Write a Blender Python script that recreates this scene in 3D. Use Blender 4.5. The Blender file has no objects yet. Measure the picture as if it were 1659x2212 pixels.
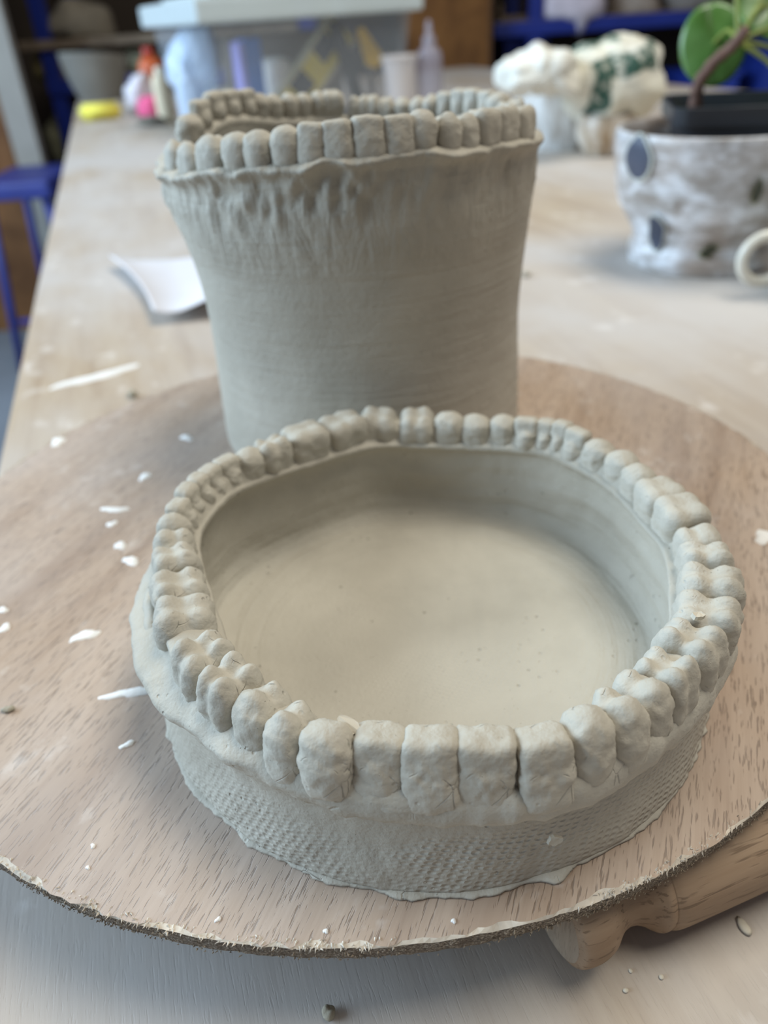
import bpy, bmesh, math, random
import numpy as np
from mathutils import Vector, Matrix

# ------------------------------------------------------------------ camera, world, lights, exposure
W, H, FPX = 1659, 2212, 1662.0
PITCH, ROLL = math.radians(32.8576), math.radians(-3.8407)
ZB = 0.029                      # top of the round board above the table top (table top is z = 0)
CAMZ = 0.133 + ZB
scene = bpy.context.scene
col = scene.collection
_f = np.array([0, math.cos(PITCH), -math.sin(PITCH)])
_r0 = np.array([1.0, 0, 0]); _u0 = np.array([0, math.sin(PITCH), math.cos(PITCH)])
CR = _r0 * math.cos(ROLL) + _u0 * math.sin(ROLL)
CU = -_r0 * math.sin(ROLL) + _u0 * math.cos(ROLL)
CF = _f
cam_data = bpy.data.cameras.new('camera')
cam = bpy.data.objects.new('camera', cam_data); col.objects.link(cam)
cam_data.sensor_fit = 'VERTICAL'
cam_data.lens = 5.7
cam_data.sensor_height = 5.7 * H / FPX
cam_data.sensor_width = 5.7 * W / FPX
cam_data.clip_start = 0.005; cam_data.clip_end = 50
cam_data.dof.use_dof = True
cam_data.dof.focus_distance = 0.140
cam_data.dof.aperture_fstop = 2.6
cam.matrix_world = Matrix(((CR[0], CU[0], -CF[0], 0), (CR[1], CU[1], -CF[1], 0), (CR[2], CU[2], -CF[2], CAMZ), (0, 0, 0, 1)))
scene.camera = cam

world = bpy.data.worlds.new('world'); scene.world = world
world.use_nodes = True
bg = world.node_tree.nodes['Background']
bg.inputs['Color'].default_value = (0.88, 0.90, 1.0, 1)
bg.inputs['Strength'].default_value = 0.16

def area_light(name, loc, target, sx, sy, power, color):
    d = bpy.data.lights.new(name, 'AREA'); d.shape = 'RECTANGLE'; d.size = sx; d.size_y = sy
    d.energy = power; d.color = color
    o = bpy.data.objects.new(name, d); col.objects.link(o); o.location = loc
    o.rotation_euler = (Vector(target) - Vector(loc)).to_track_quat('-Z', 'Y').to_euler()
    return o
area_light('window_left_offscreen', (-2.2, 0.55, 0.95), (0, 0.30, 0.05), 2.8, 1.3, 118, (0.60, 0.80, 1.0))
area_light('ceiling_lamp_offscreen', (0.65, 0.45, 2.1), (0.05, 0.3, 0.0), 1.5, 0.9, 46, (1.0, 0.965, 0.86))

vs = scene.view_settings
vs.view_transform = 'Standard'; vs.look = 'None'; vs.gamma = 1.0; vs.use_curve_mapping = False
vs.exposure = 0.0

# ------------------------------------------------------------------ helpers
def at(px, py, y):
    """point on the ray of a photograph pixel at plan depth y (metres)"""
    d = ((px - W / 2) / FPX) * CR - ((py - H / 2) / FPX) * CU + CF
    t = y / d[1]
    return np.array([d[0] * t, y, CAMZ + d[2] * t])
def atz(px, py, z):
    d = ((px - W / 2) / FPX) * CR - ((py - H / 2) / FPX) * CU + CF
    t = (z - CAMZ) / d[2]
    return np.array([d[0] * t, d[1] * t, z])

def s2l(c):
    c = c / 255.0
    return c / 12.92 if c <= 0.04045 else ((c + 0.055) / 1.055) ** 2.4
def rgb(r, g, b): return (s2l(r), s2l(g), s2l(b), 1.0)

_rng = np.random.RandomState(7)
_LAT = _rng.rand(64, 64, 64)
def vnoise(p):
    p = np.asarray(p, float); i = np.floor(p).astype(int); f = p - i; f = f * f * (3 - 2 * f)
    i &= 63; j = (i + 1) & 63
    x0, y0, z0 = i[..., 0], i[..., 1], i[..., 2]; x1, y1, z1 = j[..., 0], j[..., 1], j[..., 2]
    fx, fy, fz = f[..., 0], f[..., 1], f[..., 2]
    def L(a, b, t): return a + (b - a) * t
    return L(L(L(_LAT[x0, y0, z0], _LAT[x1, y0, z0], fx), L(_LAT[x0, y1, z0], _LAT[x1, y1, z0], fx), fy),
             L(L(_LAT[x0, y0, z1], _LAT[x1, y0, z1], fx), L(_LAT[x0, y1, z1], _LAT[x1, y1, z1], fx), fy), fz) * 2 - 1
def fbm(p, o=3):
    p = np.asarray(p, float); s = 0; a = 1.0
    for k in range(o):
        s = s + a * vnoise(p * 2 ** k + 11.3 * k); a *= 0.5
    return s

def mesh_obj(name, verts, faces, mat=None, parent=None, smooth=True, uvs=None):
    me = bpy.data.meshes.new(name)
    me.from_pydata([tuple(map(float, v)) for v in verts], [], [tuple(map(int, f)) for f in faces])
    me.update()
    if smooth: me.polygons.foreach_set('use_smooth', [True] * len(me.polygons))
    if uvs is not None:
        ul = me.uv_layers.new(name='UVMap')
        li = np.zeros(len(me.loops), dtype=np.int32); me.loops.foreach_get('vertex_index', li)
        ul.data.foreach_set('uv', np.asarray(uvs, dtype=np.float32)[li].ravel())
    if mat: me.materials.append(mat)
    o = bpy.data.objects.new(name, me); col.objects.link(o)
    if parent: o.parent = parent
    return o
def bm_obj(name, bm, mat, parent=None, smooth=False):
    bmesh.ops.recalc_face_normals(bm, faces=bm.faces)
    me = bpy.data.meshes.new(name); bm.to_mesh(me); bm.free()
    if smooth: me.polygons.foreach_set('use_smooth', [True] * len(me.polygons))
    if mat: me.materials.append(mat)
    o = bpy.data.objects.new(name, me); col.objects.link(o)
    if parent: o.parent = parent
    return o
def thing(name, label, cat, loc=(0, 0, 0), rz=0.0, group=None):
    o = bpy.data.objects.new(name, None); col.objects.link(o)
    o.location = tuple(map(float, loc)); o.rotation_euler = (0, 0, rz); o.empty_display_size = 0.02
    return tag(o, label, cat, group)
def tag(o, label, cat, group=None):
    o['label'] = label; o['category'] = cat
    if group: o['group'] = group
    return o
def struct(o): o['kind'] = 'structure'; return o

def box(name, lo, hi, mat, parent=None, bev=0.0, rz=0.0):
    bm = bmesh.new(); bmesh.ops.create_cube(bm, size=1)
    lo = np.array(lo, float); hi = np.array(hi, float)
    for v in bm.verts: v.co = Vector(tuple((lo + hi) / 2 + np.array(v.co) * (hi - lo)))
    if bev: bmesh.ops.bevel(bm, geom=bm.edges[:], offset=bev, segments=2, affect='EDGES', profile=0.6)
    return bm_obj(name, bm, mat, parent)

def catmull(P, n):
    P = np.asarray(P, float); Q = np.vstack([2 * P[0] - P[1], P, 2 * P[-1] - P[-2]])
    out = []
    for i in range(len(P) - 1):
        a, b, c, d = Q[i:i + 4]
        for t in np.linspace(0, 1, n, endpoint=False):
            out.append(0.5 * ((2 * b) + (c - a) * t + (2 * a - 5 * b + 4 * c - d) * t * t + (3 * b - a - 3 * c + d) * t ** 3))
    out.append(P[-1]); return np.array(out)

def grid_faces(nu, nv, close_u=True):
    """vertices ordered ring by ring (nv rings of nu)"""
    F = []
    for j in range(nv - 1):
        for i in range(nu if close_u else nu - 1):
            k = (i + 1) % nu
            F.append((j * nu + i, j * nu + k, (j + 1) * nu + k, (j + 1) * nu + i))
    return F
def lathe(name, prof, nu, mat, parent=None, disp=None, cap0=False, cap1=False, uv=False):
    """prof: list of (r, z); disp(theta, r, z, k) -> (r, z) arrays"""
    prof = np.asarray(prof, float); nv = len(prof); th = np.linspace(0, 2 * math.pi, nu, endpoint=False)
    R = np.repeat(prof[:, :1], nu, 1); Z = np.repeat(prof[:, 1:2], nu, 1); T = np.repeat(th[None], nv, 0)
    if disp is not None: R, Z = disp(T, R, Z)
    V = np.stack([R * np.cos(T), R * np.sin(T), Z], -1).reshape(-1, 3)
    F = grid_faces(nu, nv)
    if cap0: F.append(tuple(range(nu))[::-1])
    if cap1: F.append(tuple((nv - 1) * nu + i for i in range(nu)))
    return mesh_obj(name, V, F, mat, parent)
def tube(name, P, rad, mat, parent=None, ns=10, closed=False, cap=True, disp=0.0):
    P = np.asarray(P, float); n = len(P); rad = np.broadcast_to(np.asarray(rad, float), (n,))
    V = []; prev = None
    for i in range(n):
        a = P[(i - 1) % n] if closed or i else P[0]; b = P[(i + 1) % n] if closed or i < n - 1 else P[-1]
        t = b - a; t = t / (np.linalg.norm(t) + 1e-12)
        if prev is None:
            u = np.cross(t, [0, 0, 1.0]);
            if np.linalg.norm(u) < 1e-3: u = np.cross(t, [1.0, 0, 0])
        else: u = prev - t * (prev @ t)
        u /= np.linalg.norm(u); prev = u; w = np.cross(t, u)
        for k in range(ns):
            an = 2 * math.pi * k / ns; V.append(P[i] + rad[i] * (math.cos(an) * u + math.sin(an) * w))
    F = grid_faces(ns, n)
    if closed: F += [((n - 1) * ns + k, (n - 1) * ns + (k + 1) % ns, (k + 1) % ns, k) for k in range(ns)]
    elif cap: F += [tuple(range(ns))[::-1], tuple((n - 1) * ns + k for k in range(ns))]
    return mesh_obj(name, V, F, mat, parent)

def cube_dirs(n):
    g = np.tan(np.linspace(-1, 1, n + 1) * math.pi / 4)
    idx = {}; V = []; F = []
    def vid(p):
        k = tuple(np.round(p, 6))
        if k not in idx: idx[k] = len(V); V.append(p)
        return idx[k]
    for ax in range(3):
        for s in (-1, 1):
            for i in range(n):
                for j in range(n):
                    q = []
                    for a, b in ((i, j), (i + 1, j), (i + 1, j + 1), (i, j + 1)):
                        p = np.zeros(3); p[ax] = s; p[(ax + 1) % 3] = g[a]; p[(ax + 2) % 3] = g[b]
                        q.append(vid(p / np.linalg.norm(p)))
                    F.append(tuple(q) if s > 0 else tuple(q[::-1]))
    return np.array(V), F
_CD = {n: cube_dirs(n) for n in (4, 6, 8, 10, 12, 16)}
def sdf_union(p, prims, k):
    acc = 0
    for pr in prims:
        q = p - np.array(pr[1])
        if pr[0] == 'e':
            r = np.array(pr[2]); k0 = np.linalg.norm(q / r, axis=1); k1 = np.linalg.norm(q / (r * r), axis=1) + 1e-9
            d = k0 * (k0 - 1) / k1
        else:
            b = np.array(pr[2]); rr = pr[3]; a = np.abs(q) - b + rr
            d = np.linalg.norm(np.maximum(a, 0), axis=1) + np.minimum(a.max(1), 0) - rr
        acc = acc + np.exp(-d / k)
    return -k * np.log(acc + 1e-300)
def sdf_mesh(prims, k, centre, n=12, tmax=14.0, rough=0.10, seed=0.0, fine=0.0):
    """star shaped surface of a smooth union, millimetres"""
    D, F = _CD[n]; c = np.array(centre, float)
    lo = np.zeros(len(D)); hi = np.full(len(D), tmax)
    for _ in range(26):
        m = (lo + hi) / 2; s = sdf_union(c + D * m[:, None], prims, k)
        ins = s < 0; lo = np.where(ins, m, lo); hi = np.where(ins, hi, m)
    P = c + D * lo[:, None]
    P = P + D * (rough * fbm(P * 0.45 + seed * 3.7, 3))[:, None]
    if fine: P = P + D * (fine * vnoise(P * 1.9 + seed))[:, None]
    return P, F

def blob(name, outline, cy, depth, mat, parent=None, nr=14, nth=72, fold=0.0, fscale=20.0, centre=None, yaw=0.0, flat=1.0, seed=0.0):
    """rounded body whose front outline is given by photograph pixels, standing at plan depth cy with its own thickness"""
    O = np.array([at(px, py, cy) for px, py in outline]); C = O.mean(0) if centre is None else at(centre[0], centre[1], cy)
    O2 = O - C
    ang = np.arctan2(O2[:, 2], O2[:, 0]); rad = np.hypot(O2[:, 0], O2[:, 2]); o = np.argsort(ang); ang = ang[o]; rad = rad[o]
    th = np.linspace(-math.pi, math.pi, nth, endpoint=False)
    r = np.interp(th, np.r_[ang[-1] - 2 * math.pi, ang, ang[0] + 2 * math.pi], np.r_[rad[-1], rad, rad[0]])
    V = []
    for j in range(nr + 1):
        a = -math.pi / 2 + math.pi * j / nr
        s = max(math.cos(a), 0.0) ** flat
        for t, q in zip(th, r): V.append((q * s * math.cos(t), depth * math.sin(a), q * s * math.sin(t)))
    V = np.array(V)
    if fold:
        nrm = V / (np.linalg.norm(V, axis=1, keepdims=True) + 1e-9)
        V = V + nrm * (fold * fbm(V * fscale + seed, 3))[:, None]
    zmin = -C[2] + 0.0005
    if yaw:
        c_, s_ = math.cos(yaw), math.sin(yaw); V = np.stack([V[:, 0] * c_ - V[:, 1] * s_, V[:, 0] * s_ + V[:, 1] * c_, V[:, 2]], 1)
    ob = mesh_obj(name, V, grid_faces(nth, nr + 1), mat, parent); ob.location = tuple(map(float, C))
    return ob, C

# ------------------------------------------------------------------ materials
class NT:
    def __init__(s, name):
        s.m = bpy.data.materials.new(name); s.m.use_nodes = True; s.t = s.m.node_tree; s.n = s.t.nodes
        s.b = s.n['Principled BSDF']; s.tc = s.n.new('ShaderNodeTexCoord')
    def link(s, a, b): s.t.links.new(a, b)
    def setin(s, sock, v):
        if hasattr(v, 'is_output') or isinstance(v, bpy.types.NodeSocket): s.link(v, sock)
        else: sock.default_value = v
    def mapping(s, scale=(1, 1, 1), rot=(0, 0, 0), loc=(0, 0, 0), src='Object'):
        m = s.n.new('ShaderNodeMapping'); m.inputs['Scale'].default_value = scale; m.inputs['Rotation'].default_value = rot; m.inputs['Location'].default_value = loc
        s.link(s.tc.outputs[src], m.inputs['Vector']); return m.outputs['Vector']
    def noise(s, vec, scale=5, detail=4, rough=0.55, dist=0.0):
        n = s.n.new('ShaderNodeTexNoise'); s.link(vec, n.inputs['Vector'])
        n.inputs['Scale'].default_value = scale; n.inputs['Detail'].default_value = detail; n.inputs['Roughness'].default_value = rough; n.inputs['Distortion'].default_value = dist
        return n.outputs['Fac']
    def voronoi(s, vec, scale=5, rnd=1.0, feature='F1'):
        n = s.n.new('ShaderNodeTexVoronoi'); n.feature = feature; s.link(vec, n.inputs['Vector'])
        n.inputs['Scale'].default_value = scale; n.inputs['Randomness'].default_value = rnd; return n.outputs['Distance']
    def ramp(s, fac, stops):
        r = s.n.new('ShaderNodeValToRGB'); s.link(fac, r.inputs['Fac']); e = r.color_ramp.elements
        while len(e) < len(stops): e.new(0.5)
        for el, (p, c) in zip(e, stops): el.position = p; el.color = c if not isinstance(c, (int, float)) else (c, c, c, 1)
        return r.outputs['Color']
    def mix(s, fac, a, b, mode='MIX'):
        m = s.n.new('ShaderNodeMix'); m.data_type = 'RGBA'; m.blend_type = mode
        s.setin(m.inputs[0], fac); s.setin(m.inputs[6], a); s.setin(m.inputs[7], b); return m.outputs[2]
    def math(s, op, a, b=0.0, c=0.0, clamp=False):
        m = s.n.new('ShaderNodeMath'); m.operation = op; m.use_clamp = clamp
        s.setin(m.inputs[0], a); s.setin(m.inputs[1], b); s.setin(m.inputs[2], c); return m.outputs[0]
    def cyl(s, around, along):
        a = s.sep(s.mapping(scale=(around, around, 1))); b = s.sep(s.mapping(src='UV', scale=(1, along, 1)))
        c = s.n.new('ShaderNodeCombineXYZ'); s.link(a[0], c.inputs[0]); s.link(a[1], c.inputs[1]); s.link(b[1], c.inputs[2]); return c.outputs[0]
    def step(s, x, a, b, hi=1.0):
        return s.math('MULTIPLY', s.math('DIVIDE', s.math('SUBTRACT', x, a), b - a, clamp=True), hi)
    def sep(s, vec):
        m = s.n.new('ShaderNodeSeparateXYZ'); s.link(vec, m.inputs[0]); return m.outputs
    def bump(s, h, dist=0.0002, strength=1.0, prev=None):
        b = s.n.new('ShaderNodeBump'); b.inputs['Distance'].default_value = dist; b.inputs['Strength'].default_value = strength
        s.link(h, b.inputs['Height'])
        if prev is not None: s.link(prev, b.inputs['Normal'])
        return b.outputs['Normal']
    def out(s, color=None, rough=None, normal=None, **kw):
        if color is not None: s.setin(s.b.inputs['Base Color'], color)
        if rough is not None: s.setin(s.b.inputs['Roughness'], rough)
        if normal is not None: s.link(normal, s.b.inputs['Normal'])
        for k, v in kw.items(): s.setin(s.b.inputs[k.replace('_', ' ')], v)
        return s.m
def simple(name, c, rough=0.6, var=0.12, scale=12, bump=0.0, bscale=60, metal=0.0, **kw):
    t = NT(name); v = t.mapping()
    c = np.array(c); lo = tuple(np.clip(c[:3] * (1 - var), 0, 1)) + (1,); hi = tuple(np.clip(c[:3] * (1 + var), 0, 1)) + (1,)
    cc = t.ramp(t.noise(v, scale, 4), [(0.3, lo), (0.7, hi)])
    nr = t.bump(t.noise(v, bscale, 3), bump) if bump else None
    return t.out(cc, rough, nr, Metallic=metal, **kw)

def clay_mat(name, weave=False, streak=False, tone=1.0):
    t = NT(name); v = t.mapping()
    n1 = t.noise(v, 28, 5, 0.6); n2 = t.noise(v, 240, 4, 0.6); n3 = t.noise(v, 9, 3, 0.5)
    A = tuple(np.array(rgb(162, 155, 141)[:3]) * tone) + (1,); B = tuple(np.array(rgb(184, 177, 162)[:3]) * tone) + (1,)
    c = t.ramp(n1, [(0.3, A), (0.7, B)])
    c = t.mix(t.ramp(n3, [(0.42, 0.0), (0.68, 0.45)]), c, tuple(np.array(rgb(192, 187, 175)[:3]) * tone) + (1,))
    # grog: tiny pale and dark grains
    vo = t.voronoi(v, 900, 1.0)
    sp = t.ramp(vo, [(0.05, 1.0), (0.13, 0.0)])
    pick = t.ramp(t.noise(v, 420, 1), [(0.55, 0.0), (0.60, 1.0)])
    c = t.mix(t.math('MULTIPLY', t.math('MULTIPLY', sp, pick), 0.55), c, rgb(214, 208, 188))
    vo2 = t.voronoi(t.mapping(loc=(3.1, 1.7, 0.4)), 95, 1.0)
    dk = t.ramp(vo2, [(0.02, 1.0), (0.06, 0.0)])
    c = t.mix(t.math('MULTIPLY', dk, 0.55), c, rgb(92, 86, 70))
    h = t.math('ADD', t.math('MULTIPLY', n2, 0.5), t.math('MULTIPLY', t.noise(v, 900, 2), 0.35))
    h = t.math('ADD', h, t.math('MULTIPLY', t.math('MULTIPLY', sp, pick), 0.35))
    pit = t.math('MULTIPLY', t.ramp(t.voronoi(t.mapping(loc=(1.3, 0.2, 2.2)), 420, 1.0), [(0.06, 1.0), (0.20, 0.0)]), t.ramp(t.noise(v, 60, 2), [(0.58, 0.0), (0.68, 1.0)]))
    h = t.math('SUBTRACT', h, t.math('MULTIPLY', pit, 0.8))
    nrm = t.bump(h, 0.00055, 0.9)
    # hairline cracks in places
    cr = t.voronoi(t.mapping(scale=(1, 1, 0.6)), 210, 1.0, 'DISTANCE_TO_EDGE')
    crm = t.math('MULTIPLY', t.ramp(cr, [(0.0, 1.0), (0.022, 0.0)]), t.ramp(t.noise(v, 130, 2), [(0.62, 0.0), (0.68, 1.0)]))
    if not weave and not streak: nrm = t.bump(t.math('SUBTRACT', 1.0, crm), 0.00030, 0.8, nrm)
    if weave:
        uvv = t.mapping(src='UV', rot=(0, 0, 0.12))
        s = t.sep(t.mapping(src='UV'))
        w = t.voronoi(t.mapping(src='UV', scale=(560, 900, 1), rot=(0, 0, 0.30)), 1.0, 0.30)
        # only on the lower outer wall (v = profile length, m) and faintly on the floor of the dish
        m1 = t.math('MULTIPLY', t.step(s[1], 0.0012, 0.003, 1.0), t.step(s[1], 0.0185, 0.0145, 1.0))
        m1 = t.math('MULTIPLY', m1, t.ramp(t.noise(v, 26, 3), [(0.36, 0.15), (0.52, 1.0)]))
        m2 = t.math('MULTIPLY', t.step(s[1], 0.098, 0.104, 0.30), t.ramp(t.noise(v, 30, 2), [(0.45, 0.0), (0.6, 1.0)]))
        hh = t.math('MULTIPLY', t.ramp(w, [(0.12, 0.0), (0.46, 1.0)]), m1)
        wf = t.voronoi(t.mapping(scale=(800, 930, 1), rot=(0, 0, 0.5)), 1.0, 0.2)
        hh = t.math('ADD', hh, t.math('MULTIPLY', t.ramp(wf, [(0.12, 0.0), (0.46, 1.0)]), m2))
        nrm = t.bump(hh, 0.00040, 0.75, nrm)
        # finger smears round the inside wall
        st = t.noise(t.cyl(22, 330), 1.0, 4, 0.6, 0.4)
        ms = t.math('MULTIPLY', t.step(s[1], 0.054, 0.060, 1.0), t.step(s[1], 0.091, 0.084, 1.0))
        nrm = t.bump(t.math('MULTIPLY', st, ms), 0.0012, 0.55, nrm)
    if streak:
        st = t.noise(t.cyl(28, 420), 1.0, 4, 0.6, 0.5)
        nrm = t.bump(st, 0.0010, 0.45, nrm)
        st2 = t.noise(t.cyl(190, 60), 1.0, 4, 0.6, 0.8)
        s = t.sep(t.mapping(src='UV'))
        mt = t.math('MULTIPLY', t.step(s[1], 0.07, 0.078, 1.0), t.step(s[1], 0.106, 0.1, 1.0))
        nrm = t.bump(t.math('MULTIPLY', st2, mt), 0.003, 0.5, nrm)
    return t.out(c, t.ramp(n2, [(0.3, 0.58), (0.7, 0.78)]), nrm, Specular_IOR_Level=0.35)

def wood_mat(name, base, dark, light, pore=0.6, haze=0.0, hazec=(225, 214, 208), across=1.0, rough=0.62, hazescale=7, axis='y', pk=1.0, h0=0.38, h1=0.70):
    """grain runs along the object's local y (or z)"""
    t = NT(name); v = t.mapping()
    def G(a, l, **k): return t.mapping(scale=(a, l, a) if axis == 'y' else (a, a, l), **k)
    st = t.noise(G(70 * across, 5 * across), 1.0, 5, 0.6, 0.6)
    c = t.ramp(st, [(0.28, dark), (0.5, base), (0.75, light)])
    fine = t.noise(G(900 * across, 38 * across), 1.0, 3, 0.55)
    c = t.mix(t.ramp(fine, [(0.45, 0.0), (0.75, 0.32)]), c, dark)
    po = t.noise(G(2300 * across * pk, 210 * across * pk, loc=(4, 2, 7)), 1.0, 2, 0.5)
    pm = t.math('MULTIPLY', t.ramp(po, [(0.58, 0.0), (0.66, 1.0)]), pore)
    dk = tuple(np.array(dark[:3]) * 0.55) + (1,)
    c = t.mix(pm, c, dk)
    if haze:
        hz = t.noise(t.mapping(scale=(1, 0.55, 1), loc=(0.3, 0.8, 0)), hazescale, 5, 0.62, 0.3)
        c = t.mix(t.ramp(hz, [(h0, 0.0), (h1, haze)]), c, rgb(*hazec))
        sp = t.noise(t.mapping(scale=(1, 0.7, 1)), hazescale * 9, 4, 0.6)
        c = t.mix(t.ramp(sp, [(0.60, 0.0), (0.74, 0.45 * haze)]), c, rgb(236, 232, 228))
    h = t.math('SUBTRACT', t.math('MULTIPLY', fine, -0.4), pm)
    return t.out(c, rough, t.bump(h, 0.00018, 0.7), Specular_IOR_Level=0.3)

M = {}
M['clay'] = clay_mat('wet_clay')
M['clay_weave'] = clay_mat('wet_clay_cloth_marked', weave=True)
M['clay_vase'] = clay_mat('leather_hard_clay', streak=True)
M['board'] = wood_mat('board_veneer', rgb(172, 150, 130), rgb(140, 116, 96), rgb(188, 168, 150), pore=0.7, haze=0.55, hazec=(184, 175, 170), hazescale=11)
def edge_mat():
    t = NT('board_end_plies'); v = t.mapping(); n = t.noise(t.mapping(scale=(1, 1, 2.0)), 1900, 3, 0.7); n2 = t.noise(v, 160, 3)
    c = t.ramp(n, [(0.36, rgb(72, 62, 52)), (0.52, rgb(128, 114, 98)), (0.66, rgb(190, 178, 160))])
    c = t.mix(t.ramp(n2, [(0.5, 0.0), (0.66, 0.5)]), c, rgb(96, 82, 68))
    return t.out(c, 0.9, t.bump(t.noise(t.mapping(loc=(2.1, 3.3, 0.7)), 2300, 3, 0.7), 0.0006, 1.0))
M['board_edge'] = edge_mat()
M['fibre'] = simple('torn_wood_fibre', rgb(205, 194, 178), 0.8, 0.2, 300)
M['fibre_dark'] = simple('torn_ply_fibre', rgb(140, 126, 108), 0.85, 0.3, 400)
M['table'] = wood_mat('table_ply', rgb(176, 158, 136), rgb(154, 132, 108), rgb(188, 174, 154), pore=0.15, haze=0.92, hazec=(190, 184, 179), hazescale=5.5, h0=0.33, h1=0.60)
M['table_edge'] = simple('table_edge_ply', rgb(186, 178, 168), 0.7)
M['pin'] = wood_mat('beech', rgb(162, 138, 114), rgb(130, 106, 84), rgb(176, 154, 130), pore=0.55, across=0.8, axis='z', pk=0.55)
M['pin_end'] = wood_mat('beech_end_grain', rgb(172, 154, 134), rgb(138, 120, 102), rgb(188, 172, 152), pore=0.3, across=0.8)
M['slip'] = simple('dried_slip', rgb(232, 230, 226), 0.85, 0.05, 200, 0.0002, 500)
M['crumb'] = simple('clay_crumb', rgb(158, 150, 132), 0.8, 0.1, 200, 0.0003, 700)
M['crumb_pale'] = simple('dry_clay_chip', rgb(205, 196, 178), 0.8, 0.06, 200)

# ------------------------------------------------------------------ structure: floor, back wall, work table
struct(box('floor', (-4.0, -1.5, -0.80), (4.5, 4.2, -0.75), simple('concrete_floor', rgb(120, 126, 134), 0.7, 0.12, 4)))
struct(box('wall_back', (-4.0, 3.75, -0.75), (4.5, 3.85, 2.3), simple('dark_back_wall', rgb(72, 62, 52), 0.9, 0.2, 3)))

TA = math.radians(15.8)
tl = atz(0, 960, 0.0)
tbl = thing('work_table', 'long pale plywood work table dusted with dry clay', 'table', (tl[0], tl[1], -0.75), TA)
TZ = 0.75
def tabletop():
    bm = bmesh.new(); bmesh.ops.create_cube(bm, size=1)
    lo = np.array((0, -0.75, TZ - 0.03)); hi = np.array((1.25, 2.35, TZ))
    for v in bm.verts: v.co = Vector(tuple((lo + hi) / 2 + np.array(v.co) * (hi - lo)))
    bmesh.ops.bevel(bm, geom=bm.edges[:], offset=0.004, segments=2, affect='EDGES')
    return bm_obj('table_top', bm, M['table'], tbl)
tabletop()
for (x0, x1, y0, y1) in ((0.10, 0.125, -0.6, 2.2), (1.125, 1.15, -0.6, 2.2)):
    box('apron', (x0, y0, TZ - 0.11), (x1, y1, TZ - 0.03), M['table_edge'], tbl)
for lx in (0.10, 1.09):
    for ly in (-0.62, 2.16): box('leg', (lx, ly, 0), (lx + 0.06, ly + 0.06, TZ - 0.03), M['table_edge'], tbl)

# ------------------------------------------------------------------ round board, its chipped edge and what sticks to it
BC = np.array([-0.0054, 0.20875]); BR = 0.13895; BT = 0.0045
BROT = math.radians(-23)
board = thing('round_board', 'round plywood board with chipped pale rim carrying the clay dish and vase', 'board', (BC[0], BC[1], ZB - BT), BROT)
def board_disc():
    nu = 720; th = np.linspace(0, 2 * math.pi, nu, endpoint=False)
    dirs = np.stack([np.cos(th), np.sin(th), 0 * th], 1)
    jag = 0.00035 * vnoise(dirs * 60) + 0.00045 * np.abs(vnoise(dirs * 22.0 + 5)) * (vnoise(dirs * 5.0 + 9) > -0.1)
    rings = [(0.0005, BT), (0.5, BT), (0.9, BT)]
    V = []; F = []
    for r_, z in ((0.02, BT), (0.07, BT), (0.115, BT), (0.1355, BT)):
        V += [(r_ * c, r_ * s, z) for c, s, _ in dirs]
    R1 = BR - 0.0004 - jag * 2.2 - 0.0008 * np.clip(vnoise(dirs * 9 + 2) * 2 - 0.5, 0, 1.4)
    V += [(r * d[0], r * d[1], BT - 0.00006) for r, d in zip(R1, dirs)]
    R2 = BR - 0.0002 - jag * 0.5
    zj = BT - 0.0003 - 0.0005 * np.abs(vnoise(dirs * 40 + 3)) - 0.0005 * np.clip(vnoise(dirs * 9 + 2) * 2 - 0.5, 0, 1.4)
    V += [(r * d[0], r * d[1], z) for r, d, z in zip(R2, dirs, zj)]
    for q, z in ((0.0, 0.0028), (-0.0002, 0.0016), (-0.0003, 0.0007)):
        R3 = BR + q - 0.0005 * np.abs(vnoise(dirs * 95 + z * 9000))
        V += [(r * d[0], r * d[1], z) for r, d in zip(R3, dirs)]
    V += [((BR - 0.0012) * d[0], (BR - 0.0012) * d[1], 0.0) for d in dirs]
    F = grid_faces(nu, 10); F.append(tuple(range(nu))[::-1]); F.append(tuple(9 * nu + i for i in range(nu)))
    F = [f[::-1] for f in F]
    o = mesh_obj('board_disc', V, F, M['board'], board, smooth=False)
    o.data.materials.append(M['board_edge']); o.data.materials.append(M['fibre'])
    mi = np.zeros(len(o.data.polygons), dtype=np.int32)
    for j in range(9):
        if j >= 5: mi[j * nu:(j + 1) * nu] = 1
        elif j == 4: mi[j * nu:(j + 1) * nu] = 2
        elif j == 3: pass
    mi[-1] = 1
    o.data.polygons.foreach_set('material_index', mi)
    bmx = bmesh.new(); bmx.from_mesh(o.data); bmesh.ops.recalc_face_normals(bmx, faces=bmx.faces); bmx.to_mesh(o.data); bmx.free()
board_disc()
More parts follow.
